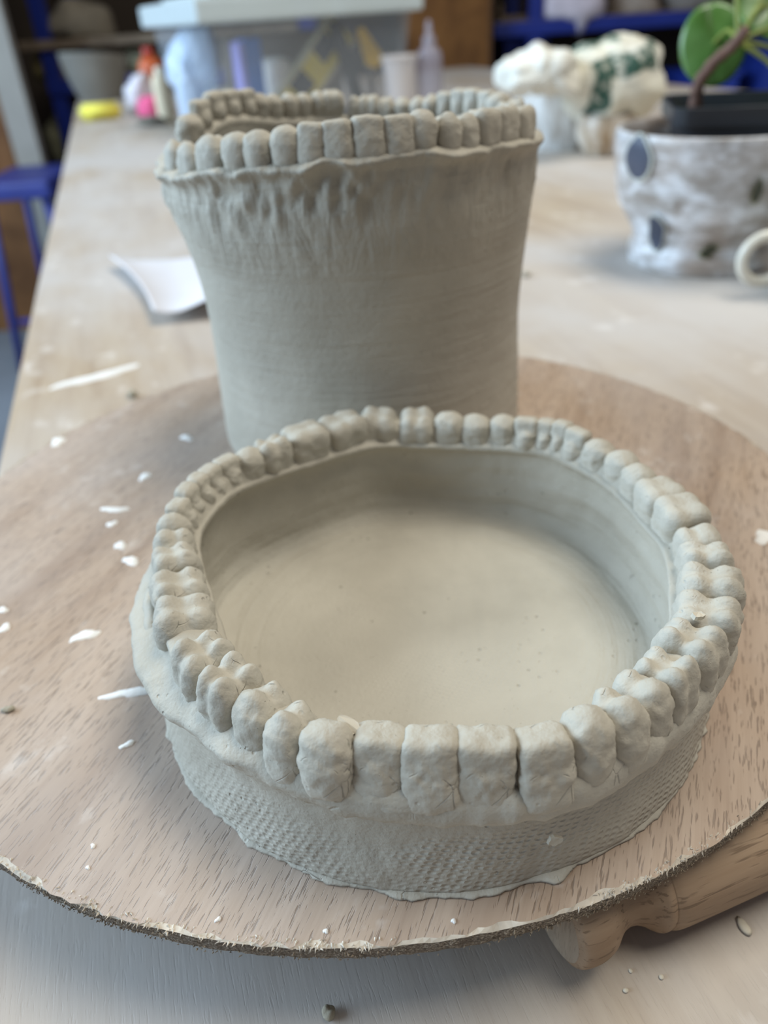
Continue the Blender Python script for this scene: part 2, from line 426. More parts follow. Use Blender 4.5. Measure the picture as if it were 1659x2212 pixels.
def splinters(name, n, mat, seed, zlo, zhi, rlo, rhi, ln, wd):
    """torn veneer fibres standing along the rim"""
    rs = np.random.RandomState(seed); V = []; F = []
    while len(V) < n * 4:
        a = rs.uniform(0, 2 * math.pi)
        if vnoise(np.array([[math.cos(a) * 7, math.sin(a) * 7, seed]]))[0] < rs.uniform(-0.7, 0.5): continue
        r = BR + rs.uniform(rlo, rhi); z = rs.uniform(zlo, zhi); k = len(V)
        l = ln * rs.uniform(0.4, 1.3); w = wd * rs.uniform(0.5, 1.3)
        gd = np.array([rs.normal(0, 0.25), 1.0, rs.normal(0, 0.25)]) if rs.rand() < 0.6 else rs.normal(0, 1, 3)
        if gd[0] * math.cos(a) + gd[1] * math.sin(a) < 0: gd = -gd
        gd /= np.linalg.norm(gd); sd = np.cross(gd, [0, 0, 1.0]); sd /= np.linalg.norm(sd) + 1e-9; up = np.cross(sd, gd)
        b = np.array([r * math.cos(a), r * math.sin(a), z])
        V += [b - sd * w, b + sd * w, b + up * w * 1.2, b + gd * l + up * rs.uniform(-0.3, 0.5) * w]
        F += [(k, k + 1, k + 3), (k + 1, k + 2, k + 3), (k + 2, k, k + 3), (k, k + 2, k + 1)]
    o = mesh_obj(name, V, F, mat, board, smooth=False); o['kind'] = 'stuff'; return o
splinters('torn_fibres', 4200, M['fibre'], 3, BT - 0.0007, BT + 0.00002, -0.0018, -0.0002, 0.0009, 0.00022)
splinters('edge_fibres', 3600, M['fibre_dark'], 5, 0.0004, BT - 0.0010, -0.0006, 0.0000, 0.00045, 0.00020)

def on_board(px, py):
    p = atz(px, py, ZB); d = p[:2] - BC; c_, s_ = math.cos(-BROT), math.sin(-BROT)
    return np.array([d[0] * c_ - d[1] * s_, d[0] * s_ + d[1] * c_, BT])
def smear(name, p0, p1, wid, mat, parent, conv, thick=0.0003, seed=0):
    a, b = conv(*p0), conv(*p1); n = 22; d = b - a; L = np.linalg.norm(d[:2]); u = d / max(L, 1e-6); w = np.array([-u[1], u[0], 0])
    V = [(a + b) / 2 + np.array([0, 0, thick])]; rs = np.random.RandomState(seed)
    ph = rs.rand(3) * 6
    for k in range(n):
        t = 2 * math.pi * k / n; q = 1 + 0.22 * math.sin(2 * t + ph[0]) + 0.16 * math.sin(3 * t + ph[1]) + 0.1 * math.sin(7 * t + ph[2])
        V.append((a + b) / 2 + u * math.cos(t) * L / 2 * q + w * math.sin(t) * wid / 2 * q + np.array([0, 0, thick * 0.8]))
    for k in range(n):
        e = V[1 + k] - (a + b) / 2; V.append((a + b) / 2 + e * 1.08 + np.array([0, 0, -0.00005 - e[2] * 1.08]))
    F = [(0, 1 + k, 1 + (k + 1) % n) for k in range(n)] + [(1 + k, 1 + n + k, 1 + n + (k + 1) % n, 1 + (k + 1) % n) for k in range(n)]
    return mesh_obj(name, V, F, mat, parent)
for i, (p0, p1, w) in enumerate([((155, 1385), (212, 1362), .0034), ((230, 1507), (330, 1488), .0030), ((222, 1102), (276, 1100), .0030), ((266, 1210), (300, 1214), .0035), ((300, 1036), (328, 1024), .0035),
        ((262, 1615), (288, 1603), .0016), ((256, 1188), (264, 1170), .0030), ((0, 1362), (22, 1352), .0032), ((0, 1325), (14, 1312), .0024), ((112, 960), (140, 948), .0060), ((395, 950), (412, 942), .0050),
        ((232, 1135), (252, 1130), .003), ((1640, 1170), (1659, 1150), .005), ((196, 1830), (206, 1826), .0009), ((186, 1876), (194, 1874), .0008), ((468, 1984), (474, 1990), .0010), ((700, 2010), (708, 2014), .0009), ((976, 1988), (984, 1992), .0009), ((1212, 1230), (1216, 1232), .0008)]):
    smear('dried_slip_smear', p0, p1, w, M['slip'], board, on_board, seed=i)

# low turntable that carries the board, out of the photograph's sight under it
whl = thing('turntable', 'low grey turntable hidden underneath the round plywood board', 'turntable', (BC[0], BC[1], 0))
gm = simple('cast_iron', rgb(90, 92, 95), 0.5, 0.1, 40, metal=0.4)
lathe('base', [(0.0, 0.0), (0.055, 0.0), (0.056, 0.003), (0.050, 0.007), (0.018, 0.010), (0.014, 0.013)], 48, gm, whl, cap1=True)
lathe('wheel_head', [(0.0, 0.013), (0.060, 0.013), (0.063, 0.015), (0.063, ZB - BT - 0.001), (0.061, ZB - BT), (0.0, ZB - BT)], 48, gm, whl)

# ------------------------------------------------------------------ clay dish with a rim of cast teeth
DC = np.array([0.00918, 0.1433])
dish = thing('clay_dish', 'low round raw clay dish with a rim of cast teeth and cloth-marked wall', 'dish', (DC[0], DC[1], ZB))
TEETH = []   # (pixel x, pixel y, top height mm, kind, radial depth mm, width scale, tilt deg)
def addT(arch, lst): TEETH.extend([(arch,) + t for t in lst])
addT('A', [(435, 1388, 36, 'molar', 11.5, 1.0, 4), (493, 1442, 36, 'molar', 11.5, 1.04, 4), (568, 1487, 36, 'premolar', 10.5, 1.05, 6), (627, 1528, 36.2, 'premolar', 9.5, 1.04, 10), (710, 1562, 36.6, 'canine', 8.2, 1.12, 14),
           (822, 1573, 36, 'incisor', 7.2, 0.98, 11), (929, 1583, 36, 'incisor', 7.2, 1.02, 11), (1049, 1583, 36, 'incisor', 7.4, 1.03, 10), (1168, 1578, 35.8, 'incisor', 7.4, 0.98, 10),
           (1261, 1536, 36.4, 'canine', 8.6, 1.12, 12), (1330, 1500, 36.4, 'premolar', 10.2, 1.15, 9), (1390, 1459, 36.4, 'premolar', 10.6, 1.15, 7), (1440, 1417, 36.4, 'molar', 11.0, 1.05, 5), (1497, 1358, 36.4, 'molar', 11.8, 1.0, 3)])
addT('B', [(1535, 1305, 35.5, 'molar', 12.5, 1.06, 0), (1538, 1237, 36, 'molar', 12.8, 1.06, 0), (1528, 1183, 35.8, 'molar', 11.0, 1.04, 0), (1510, 1137, 36, 'premolar', 10.5, 1.05, 0), (1475, 1088, 36, 'flat_molar', 10.5, 1.06, 0), (1430, 1045, 36, 'flat_molar', 10.0, 1.06, 0),
           (1382, 1008, 36, 'canine', 7.6, 1.0, 0), (1347, 976, 36, 'canine', 7.6, 1.0, 0), (1294, 950, 36, 'canine', 7.4, 1.0, 0), (1249, 925, 36.5, 'lower_incisor', 6.8, 1.08, -4), (1215, 912, 36.5, 'lower_incisor', 6.8, 1.1, -4), (1179, 904, 36.5, 'lower_incisor', 6.8, 1.1, -4), (1138, 900, 36.5, 'lower_incisor', 6.8, 1.1, -4),
           (1087, 897, 36, 'canine', 7.4, 1.03, 0), (1027, 895, 35.6, 'canine', 8.0, 1.04, 0), (971, 893, 35.6, 'canine', 8.2, 1.0, 0), (901, 888, 36, 'molar', 10.0, 1.0, 0), (816, 886, 36.4, 'molar', 11.0, 0.95, 0)])
addT('C', [(738, 900, 37, 'flat_molar', 10.5, 0.98, 0), (658, 925, 38, 'flat_molar', 10, 1.02, 0), (584, 948, 38.6, 'molar', 9, 1.06, 0), (536, 968, 38.8, 'canine', 7.4, 1.1, 0), (488, 985, 39, 'lower_incisor', 7, 1.12, 0), (454, 1005, 39, 'lower_incisor', 7, 1.12, 0), (428, 1027, 38.8, 'lower_incisor', 7, 1.12, 0), (406, 1050, 38.6, 'lower_incisor', 7, 1.12, 0), (384, 1080, 38, 'lower_incisor', 7.4, 1.1, 0), (371, 1110, 37.4, 'canine', 8, 1.1, 0),
           (367, 1142, 36.6, 'premolar', 9.5, 1.05, 0), (371, 1185, 36.2, 'molar', 10.5, 1.02, 0), (383, 1240, 36, 'molar', 11.5, 1.04, 2), (393, 1300, 36.2, 'big_molar', 12.5, 1.06, 4)])
rows = []
for t in TEETH:
    p = (atz(t[1], t[2], ZB + t[3] * 0.001)[:2] - DC) * 1000
    rows.append((t[0], p[0], p[1]) + t[3:])
RN = len(rows)
tth = np.array([math.atan2(r[2], r[1]) for r in rows]); tR = np.array([math.hypot(r[1], r[2]) for r in rows]); tZ = np.array([r[3] for r in rows], float)
_o = np.argsort(tth)
def per(th, val, sm=5):
    v = val[_o]; x = tth[_o]
    g = np.linspace(-math.pi, math.pi, 361)[:-1]
    y = np.interp(g, np.r_[x[-1] - 2 * math.pi, x, x[0] + 2 * math.pi], np.r_[v[-1], v, v[0]])
    k = np.ones(2 * sm + 1) / (2 * sm + 1)
    for _ in range(2): y = np.convolve(np.r_[y[-sm:], y, y[:sm]], k, 'valid')
    th = (np.asarray(th) + math.pi) % (2 * math.pi) - math.pi
    return np.interp(th, np.r_[g, math.pi], np.r_[y, y[0]])
tOut = np.array([math.hypot(r[1], r[2]) + 0.46 * r[5] for r in rows])
tIn = np.array([math.hypot(r[1], r[2]) - 0.46 * r[5] for r in rows])
def bumpf(th, c, w): d = (th - c + math.pi) % (2 * math.pi) - math.pi; return np.exp(-(d / w) ** 2)
def cusp(x, y, z, rx, ry, rz): return ('e', (x, y, z - rz), (rx, ry, rz))
def tooth_prims(kind, w, d, rs):
    j = lambda a: rs.uniform(-a, a)
    hx, hy = w / 2, d / 2
    if kind in ('molar', 'big_molar'):
        s = 1.0 if kind == 'molar' else 1.12
        P = [('b', (0, 0, -8.2), (hx * 0.86, hy * 0.84, 6.0), 2.6)]
        for sx in (-1, 1):
            for sy in (-1, 1):
                P.append(cusp(sx * hx * (0.46 + j(.05)), sy * hy * (0.48 + j(.06)), 0.1 + j(0.7), hx * (0.52 + j(.05)) * s, hy * (0.52 + j(.05)), 6.5))
        if rs.rand() < 0.6: P.append(cusp(j(hx * 0.5), hy * (0.62 + j(.1)), -0.6 + j(0.5), hx * 0.40, hy * 0.34, 5.5))
        return P, 0.5
    if kind == 'flat_molar':
        P = [('b', (0, 0, -6.8), (hx * 0.95, hy * 0.92, 6.4), 2.2)]
        for sx in (-1, 1):
            for sy in (-1, 1): P.append(cusp(sx * hx * (0.48 + j(.1)), sy * hy * (0.5 + j(.1)), 0.1 + j(0.4), hx * 0.46, hy * 0.46, 4.5))
        return P, 0.7
    if kind == 'premolar':
        return [('b', (0, 0.4, -8.4), (hx * 0.88, hy * 0.80, 6.0), 2.4), cusp(j(.3), hy * 0.34, 0.1, hx * 0.98, hy * 0.66, 7.5), cusp(j(.5), -hy * 0.52, -0.7 + j(.5), hx * 0.74, hy * 0.46, 6.0)], 0.5
    if kind == 'canine':
        return [('b', (0, 0, -7.6), (hx * 0.94, hy * 0.88, 6.6), 3.0), cusp(j(.2), 0.3, 0.2, hx * 1.0, hy * 0.94, 6.0), cusp(0, hy * 0.45, -2.2, hx * 0.8, hy * 0.6, 5.0)], 0.6
    if kind == 'incisor':
        return [('b', (0, 0, -7.0), (hx * 1.0, hy * 0.90, 6.9), 1.5), cusp(j(.6), hy * 0.40, -1.6 + j(.4), hx * 0.86, hy * 0.62, 6.6)], 0.6
    # lower_incisor: thin cutting edge, scooped back, swollen root
    return [('b', (0, 0.5, -5.6), (hx * 0.96, hy * 0.66, 5.4), 1.4), cusp(0, -hy * 0.44, -4.2, hx * 0.66, hy * 0.56, 4.2), cusp(0, hy * 0.4, -1.4, hx * 0.8, hy * 0.6, 5.0)], 0.5
def width_of(i):
    a = rows[i][0]; P = [np.array(r[1:3]) for r in rows]; ds = []
    if i > 0 and rows[i - 1][0] == a: ds.append(np.linalg.norm(P[i] - P[i - 1]))
    if i < RN - 1 and rows[i + 1][0] == a: ds.append(np.linalg.norm(P[i] - P[i + 1]))
    return sum(ds) / len(ds)
dirs_tan = []
for i, r in enumerate(rows):
    rs = np.random.RandomState(100 + i)
    w = width_of(i) * r[6] * (1.08 if r[4] == 'incisor' else 1.02) * rs.uniform(0.98, 1.04)
    prims, k = tooth_prims(r[4], w, r[5], rs)
    V, F = sdf_mesh(prims, k, (0, 0, -6.5), n=16 if r[0] == 'A' else 12, rough=0.36, seed=i * 1.7, fine=0.09)
    o = mesh_obj('tooth', V * 0.001, F, M['clay'], dish)
    if r[0] != 'A': o.scale = (1, 1, 0.78)
    j0 = i - 1 if i > 0 and rows[i - 1][0] == r[0] else i; j1 = i + 1 if i < RN - 1 and rows[i + 1][0] == r[0] else i
    tg = np.array(rows[j1][1:3]) - np.array(rows[j0][1:3]); rad = math.atan2(-tg[0], tg[1])
    if math.cos(rad) * r[1] + math.sin(rad) * r[2] < 0: rad += math.pi
    # outward direction (normal to the arch) -> local y
    o.location = (r[1] * .001, r[2] * .001, (r[3] + rs.uniform(-0.4, 0.4)) * .001)
    o.rotation_euler = (math.radians(r[7] + rs.uniform(-3, 3)), math.radians(rs.uniform(-2.5, 2.5)), rad - math.pi / 2 + math.radians(rs.uniform(-1.5, 1.5) if r[4] == 'incisor' else rs.uniform(-5, 5)))

def dish_body():
    nu = 420; th = np.linspace(-math.pi, math.pi, nu, endpoint=False)
    Rt = per(th, tR, 6); zl = per(th, tZ, 6) - 8.6
    Rg = 65.0 + 2.0 * bumpf(th, math.pi, 0.8) + 1.6 * bumpf(th, -0.4, 0.5) - 0.4 * bumpf(th, -1.57, 0.4)
    Ti = per(th, tIn, 4); To = per(th, tOut, 4); Rw = np.clip(per(th, tIn, 10) + 1.2, 52.5, 57.8)
    prof = [lambda: (0 * th + 61.0, 0 * th + 0.2), lambda: (0 * th + 64.6, 0 * th + 0.5), lambda: (0 * th + 64.6, 0 * th + 2.5), lambda: (0 * th + 63.7, 0 * th + 7), lambda: (0 * th + 62.9, 0 * th + 12),
            lambda: (0 * th + 62.8, 0 * th + 16.5), lambda: (Rg - 1.6, 0 * th + 19.8), lambda: (Rg, 0 * th + 22.5), lambda: (Rg + 0.1, 0 * th + 25.0), lambda: (To - 0.5, zl + 1.0), lambda: (To - 1.2, zl + 4.2), lambda: (Rt + 0.3, zl + 5.2),
            lambda: (Ti + 1.5, zl + 4.0), lambda: (np.minimum(Rt - 3.2, Ti + 1.0), zl + 1.1), lambda: (np.minimum(Ti - 0.9, Rw - 0.6), zl + 0.2), lambda: (np.minimum(Ti - 0.8, Rw - 0.5), zl - 1.2), lambda: (Rw, zl - 3.2), lambda: (Rw + 0.4, 0 * th + 18), lambda: (Rw + 0.2, 0 * th + 11),
            lambda: (Rw - 0.6, 0 * th + 7), lambda: (Rw - 2.4, 0 * th + 4.9), lambda: (Rw - 5.4, 0 * th + 4.1), lambda: (0 * th + 47, 0 * th + 3.7), lambda: (0 * th + 38, 0 * th + 3.5), lambda: (0 * th + 26, 0 * th + 3.4), lambda: (0 * th + 13, 0 * th + 3.3), lambda: (0 * th + 0.5, 0 * th + 3.3)]
    C = np.array([np.stack(p(), -1) for p in prof])            # (k, nu, 2)
    S = catmull(C.reshape(len(prof), -1), 5).reshape(-1, nu, 2)
    nv = len(S); R = S[..., 0]; Z = S[..., 1]; T = np.repeat(th[None], nv, 0)
    P = np.stack([R * np.cos(T), R * np.sin(T), Z], -1)
    seg = np.linalg.norm(np.diff(P[:, nu // 4], axis=0), axis=1); v = np.r_[0, np.cumsum(seg)]
    lump = 0.45 * fbm(P * 0.06, 3) + 0.16 * fbm(P * 0.35 + 4, 3)
    k = np.arange(nv)[:, None] / 5.0
    # gum ledge (k 6..9) is lumpier, floor is flatter
    gum = np.exp(-((k - 7.6) / 1.6) ** 2); flo = 1 / (1 + np.exp(-(k - 20.5) * 3))
    lump = lump * (1 + 1.3 * gum) * (1 - 0.75 * flo)
    gz = 0.9 * fbm(np.stack([np.cos(T) * 5, np.sin(T) * 5, 0 * T + 3], -1), 3) * gum
    inn = np.exp(-((k - 18.2) / 2.2) ** 2)
    sm = fbm(np.stack([np.cos(T) * 2.2, np.sin(T) * 2.2, Z * 0.30], -1), 3)
    R = R + 0.55 * sm * inn * (1 - flo); Z = Z + 0.45 * fbm(np.stack([np.cos(T) * 2.5, np.sin(T) * 2.5, R * 0.35], -1), 3) * np.exp(-((k - 21.0) / 0.9) ** 2)
    R = R + lump * (1 - flo); Z = Z + lump * flo * 0.6 + gz
    # small roll of clay where wall meets floor inside
    V = np.stack([R * np.cos(T), R * np.sin(T), np.maximum(Z, 0.15)], -1).reshape(-1, 3) * 0.001
    UV = np.stack([T * 0.063, np.repeat(v[:, None], nu, 1) * 0.001], -1).reshape(-1, 2)
    F = grid_faces(nu, nv); F.append(tuple((nv - 1) * nu + i for i in range(nu))); F.append(tuple(range(nu))[::-1])
    mesh_obj('dish_body', V, F, M['clay_weave'], dish, uvs=UV)
dish_body()
def dish_base():
    nu = 420; th = np.linspace(-math.pi, math.pi, nu, endpoint=False); d = np.stack([np.cos(th), np.sin(th), 0 * th], 1)
    e = 65.1 + 0.40 * fbm(d * 9, 3) + 0.5 * np.abs(vnoise(d * 30)) + 0.25 * vnoise(d * 70)
    for c_, w_, a_ in ((-1.30, .045, 1.6), (-1.52, .09, 0.9), (-1.72, .06, 1.2), (-2.2, .05, .7), (-2.5, .08, .8), (-1.95, .04, .6)): e = e + a_ * bumpf(th, c_, w_)
    V = []
    for f, z in ((-4.5, 0.05), (-0.5, 0.0), (0.0, 0.25), (-0.25, 0.55), (-0.8, 0.8), (-2.4, 1.0)):
        r = e + f; V += [(a * x * .001, a * y * .001, max(0.0, z + 0.12 * n) * .001) for a, x, y, n in zip(r, d[:, 0], d[:, 1], vnoise(d * 25 + z))]
    mesh_obj('base_flange', V, grid_faces(nu, 6), M['clay'], dish)
dish_base()
def gum(arch, span, rr, zz, rad, seed):
    """pressed strip of clay under one row of teeth, outside"""
    th = np.linspace(span[0], span[1], 130); P = []; A = []
    n1 = fbm(np.stack([np.cos(th) * 6, np.sin(th) * 6, 0 * th + seed], 1), 3); n2 = fbm(np.stack([np.cos(th) * 17, np.sin(th) * 17, 0 * th + seed], 1), 2)
    end = np.clip(np.minimum(th - th[0], th[-1] - th) / 0.12, 0.05, 1) ** 0.5
    Rt = per(th, tR, 6)
    R = np.maximum(Rt + rr, 62.2) + 0.5 * n1; Z = per(th, tZ, 6) + zz + 0.7 * n1 + 0.3 * n2
    V = []; ns = 14
    for i, t in enumerate(th):
        for k in range(ns):
            a = 2 * math.pi * k / ns; rx = rad * 0.78 * end[i] * (1 + 0.15 * n2[i]); rz = rad * 1.45 * end[i]
            x = R[i] + rx * math.cos(a); z = Z[i] + rz * math.sin(a); V.append((x * math.cos(t), x * math.sin(t), z))
    V = np.array(V); V = V + (V - np.repeat(np.stack([R * np.cos(th), R * np.sin(th), Z], 1), ns, 0)) * (0.16 * fbm(V * 0.35 + seed, 3))[:, None]
    F = grid_faces(ns, len(th)); F += [tuple(range(ns))[::-1], tuple((len(th) - 1) * ns + k for k in range(ns))]
    mesh_obj('gum_strip', V * .001, F, M['clay'], dish)
gum('A', (-2.52, -0.62), 4.0, -13.0, 2.9, 1.0)
gum('B', (-0.66, 1.80), 3.8, -12.4, 2.8, 2.0)
gum('C', (1.84, 3.62), 3.8, -12.4, 2.8, 3.0)
def flake(name, centre, size, ang, parent, mat, seed, tilt=(0, 0), loc=None):
    rs = np.random.RandomState(seed); n = 16; top = []; bot = []
    for k in range(n):
        t = 2 * math.pi * k / n; q = 1 + rs.uniform(-0.2, 0.2)
        x = math.cos(t) * size[0] / 2 * q; y = math.sin(t) * size[1] / 2 * q
        z = 0.1 * size[2] * math.sin(3 * t) + 0.25 * (x / size[0]) ** 2 * size[0]
        top.append((x, y, z + size[2] / 2)); bot.append((x * 1.03, y * 1.03, z - size[2] / 2))
    V = np.array(top + bot) * .001
    F = [tuple(range(n)), tuple(range(2 * n - 1, n - 1, -1))] + [(k, n + k, n + (k + 1) % n, (k + 1) % n) for k in range(n)]
    o = mesh_obj(name, V, F, mat, parent, smooth=False); o.location = tuple(map(float, centre)); o.rotation_euler = (tilt[0], tilt[1], ang); return o
def on_dish(px, py, z): p = atz(px, py, ZB + z * .001); return np.array([p[0] - DC[0], p[1] - DC[1], z * .001])
flake('clay_flake', on_dish(757, 1566, 35.4), (5.0, 2.4, 0.45), -0.6, dish, M['crumb_pale'], 1, tilt=(0.5, 0.35))
flake('clay_flake', on_dish(1507, 1331, 35.6), (2.6, 1.6, 0.9), 0.2, dish, M['crumb_pale'], 2, tilt=(0.1, 0.2))
flake('clay_flake', on_dish(1197, 1815, 14.0), (2.8, 1.6, 0.7), 0.2, dish, M['clay'], 3, tilt=(1.3, 0))
flake('clay_flake', on_dish(888, 1705, 26.5), (2.4, 2.8, 0.9), 0.4, dish, M['clay'], 4, tilt=(0.9, 0.3))

# ------------------------------------------------------------------ tall clay vase
VC = np.array([-0.002, 0.274])
vase = thing('clay_vase', 'tall raw clay cylinder vase with cast teeth round its uneven rim', 'vase', (VC[0], VC[1], ZB))
def ray_cyl(px, py, R, far):
    d = ((px - W / 2) / FPX) * CR - ((py - H / 2) / FPX) * CU + CF
    a = d[0] ** 2 + d[1] ** 2; b = -2 * (d[0] * VC[0] + d[1] * VC[1]); c = VC @ VC - R * R
    q = max(b * b - 4 * a * c, 0.0); t = (-b + (1 if far else -1) * math.sqrt(q)) / (2 * a)
    return np.array([d[0] * t, d[1] * t, CAMZ + d[2] * t])
VT = [(False, x, y, k) for x, y, k in [(384, 300, 'premolar'), (416, 304, 'premolar'), (460, 289, 'premolar'), (514, 285, 'canine'), (560, 280, 'canine'), (619, 270, 'canine'), (675, 263, 'incisor'), (726, 257, 'incisor'), (792, 248, 'incisor'), (853, 247, 'incisor'), (909, 236, 'canine'), (960, 241, 'premolar'), (999, 243, 'premolar'), (1041, 236, 'flat_molar'), (1082, 230, 'flat_molar'), (1117, 232, 'flat_molar')]]
VT += [(True, x, y, k) for x, y, k in [(1103, 214, 'molar'), (1073, 200, 'canine'), (1048, 194, 'lower_incisor'), (1019, 191, 'lower_incisor'), (990, 191, 'lower_incisor'), (960, 198, 'lower_incisor'), (931, 205, 'canine'), (902, 209, 'canine'), (868, 211, 'canine'), (833, 211, 'molar'), (802, 206, 'molar'), (775, 206, 'molar')]]
VT += [(True, x, y, k) for x, y, k in [(716, 197, 'flat_molar'), (687, 197, 'canine'), (653, 201, 'canine'), (623, 201, 'canine'), (589, 204, 'canine'), (560, 201, 'canine'), (531, 192, 'lower_incisor'), (496, 193, 'lower_incisor'), (462, 197, 'lower_incisor'), (433, 214, 'lower_incisor'), (410, 246, 'canine')]]
VP = np.array([(ray_cyl(x, y, 0.0555, f) - np.array([VC[0], VC[1], ZB])) * 1000 for f, x, y, k in VT])
vth = np.arctan2(VP[:, 1], VP[:, 0]); vz = VP[:, 2]; _vo = np.argsort(vth)
def vrim(th):
    x = vth[_vo]; y = vz[_vo]; g = np.linspace(-math.pi, math.pi, 181)[:-1]
    q = np.interp(g, np.r_[x[-1] - 2 * math.pi, x, x[0] + 2 * math.pi], np.r_[y[-1], y, y[0]])
    q = np.convolve(np.r_[q[-4:], q, q[:4]], np.ones(9) / 9, 'valid')
    th = (np.asarray(th) + math.pi) % (2 * math.pi) - math.pi
    return np.interp(th, np.r_[g, math.pi], np.r_[q, q[0]])
for i, (f, px, py, kd) in enumerate(VT):
    a = vth[i]; others = np.abs((vth - a + math.pi) % (2 * math.pi) - math.pi); others[i] = 9
    nb = np.sort(others)[:2].mean() * 55.5
    w = float(np.clip(nb, 5.0, 10.0)) * 1.08; rs = np.random.RandomState(500 + i)
    prims, k = tooth_prims(kd, w, 8.0 if kd != 'lower_incisor' else 7.0, rs)
    V, F = sdf_mesh(prims, k, (0, 0, -6.5), n=10, rough=0.25, seed=i * 2.3)
    o = mesh_obj('tooth', V * .001, F, M['clay'], vase)
    o.scale = (1, 1, 0.76); o.location = tuple(VP[i] * .001); o.rotation_euler = (math.radians(6), math.radians(rs.uniform(-4, 4)), a - math.pi / 2)
def vase_body():
    nu = 360; th = np.linspace(-math.pi, math.pi, nu, endpoint=False)
    top = vrim(th) - 8.8
    zs = [0.3, 4, 15, 30, 45, 60, 74, 84]; rs_ = [55.6, 56.0, 55.8, 55.2, 54.9, 55.6, 57.0, 58.2]
    C = [np.stack([0 * th + 54.0, 0 * th], -1)] + [np.stack([0 * th + r, 0 * th + z], -1) for r, z in zip(rs_, zs)]
    C += [np.stack([0 * th + 58.6, top - 9.0], -1), np.stack([0 * th + 58.8, top - 4.0], -1), np.stack([0 * th + 59.4, top - 0.5], -1), np.stack([0 * th + 56.5, top + 1.2], -1), np.stack([0 * th + 53, top + 0.8], -1), np.stack([0 * th + 51.6, top - 1.0], -1), np.stack([0 * th + 52.0, top - 6], -1),
          np.stack([0 * th + 51.5, 0 * th + 70], -1), np.stack([0 * th + 50, 0 * th + 40], -1), np.stack([0 * th + 50, 0 * th + 10], -1), np.stack([0 * th + 46, 0 * th + 6], -1), np.stack([0 * th + 20, 0 * th + 5], -1), np.stack([0 * th + 0.5, 0 * th + 5], -1)]
    S = catmull(np.array(C).reshape(len(C), -1), 6).reshape(-1, nu, 2); nv = len(S)
    R = S[..., 0]; Z = S[..., 1]; T = np.repeat(th[None], nv, 0)
    P = np.stack([R * np.cos(T), R * np.sin(T), Z], -1)
    k = np.arange(nv)[:, None] / 6.0
    outer = (k < 11.6)
    R = R + 0.5 * fbm(P * 0.03, 2) + 0.12 * fbm(P * np.array([0.12, 0.12, 0.5]) + 7, 3)
    # drag marks of the tool below the teeth and the pinched ledge
    zone = np.exp(-((top[None] - 8 - Z) / 8.0) ** 2) * outer
    mk = fbm(np.stack([np.cos(T) * 14, np.sin(T) * 14, Z * 0.13], -1), 3) + 0.8 * vnoise(np.stack([np.cos(T) * 30, np.sin(T) * 30, Z * 0.24 + 1.2 * np.sin(T * 3)], -1))
    R = R + 1.0 * mk * zone * (0.45 + 0.9 * np.clip(0.5 + fbm(np.stack([np.cos(T) * 4, np.sin(T) * 4, Z * 0.05 + 4], -1), 2), 0, 1.4))
    led = np.exp(-((top[None] - 0.8 - Z) / 1.8) ** 2) * outer
    R = R + (1.7 + 1.0 * fbm(np.stack([np.cos(T) * 11, np.sin(T) * 11, 0 * T + 2], -1), 3)) * led
    Z = Z + 0.7 * fbm(np.stack([np.cos(T) * 9, np.sin(T) * 9, 0 * T + 5], -1), 3) * led
    # the left shoulder leans out
    R = R + 2.6 * bumpf(T, math.pi, 0.7) * np.exp(-((Z - 90) / 16) ** 2)
    V = np.stack([R * np.cos(T), R * np.sin(T), np.maximum(Z, 0)], -1).reshape(-1, 3) * .001
    UV = np.stack([T * 0.056, S[..., 1] * .001], -1).reshape(-1, 2)
    F = grid_faces(nu, nv); F.append(tuple((nv - 1) * nu + i for i in range(nu))); F.append(tuple(range(nu))[::-1])
    mesh_obj('vase_body', V, F, M['clay_vase'], vase, uvs=UV)
vase_body()

# ------------------------------------------------------------------ rolling pin under the board's edge, crumbs, paper
def rolling_pin():
    a = atz(1240, 2095, 0.0); b = atz(1659, 1905, 0.0)
    d = (b - a)[:2]; d /= np.linalg.norm(d); n = np.array([-d[1], d[0]])
    r = 0.0120
    o = thing('rolling_pin', 'beech rolling pin with a necked handle lying under the round board', 'rolling pin', (a[0] + n[0] * r * 0.55 - d[0] * 0.002, a[1] + n[1] * r * 0.55 - d[1] * 0.002, r), math.atan2(d[1], d[0]) - math.pi / 2)
    def rod(name, prof, mat, cap0=True, cap1=True):
        ob = lathe(name, prof, 40, mat, o, cap0=cap0, cap1=cap1)
        ob.rotation_euler = (-math.pi / 2, 0, 0)       # lathe axis z -> local y
        return ob
    body = catmull([(0.0112, 0.0210), (0.0119, 0.0235), (0.0120, 0.030)], 6).tolist() + [(0.0120, 0.19), (0.0118, 0.197), (0.0112, 0.20)]
    rod('barrel', body, M['pin'])
    hp = catmull([(0.0096, 0.0), (0.0112, 0.0012), (0.0116, 0.0045), (0.0108, 0.0080), (0.0086, 0.0112), (0.0080, 0.0140), (0.0090, 0.0168), (0.0112, 0.0195), (0.0112, 0.0210)], 6)
    h = rod('handle', hp, M['pin'], cap0=False, cap1=False)
    eg = rod('end_grain', [(0.0, -0.0006), (0.006, -0.0005), (0.0096, 0.0)], M['pin_end'], cap0=False, cap1=False)
    eg.parent = h; eg.rotation_euler = (0, 0, 0)
    hp2 = hp.copy(); hp2[:, 1] = 0.2210 - hp2[:, 1]
    rod('handle', hp2[::-1], M['pin'], cap0=False, cap1=True)
rolling_pin()

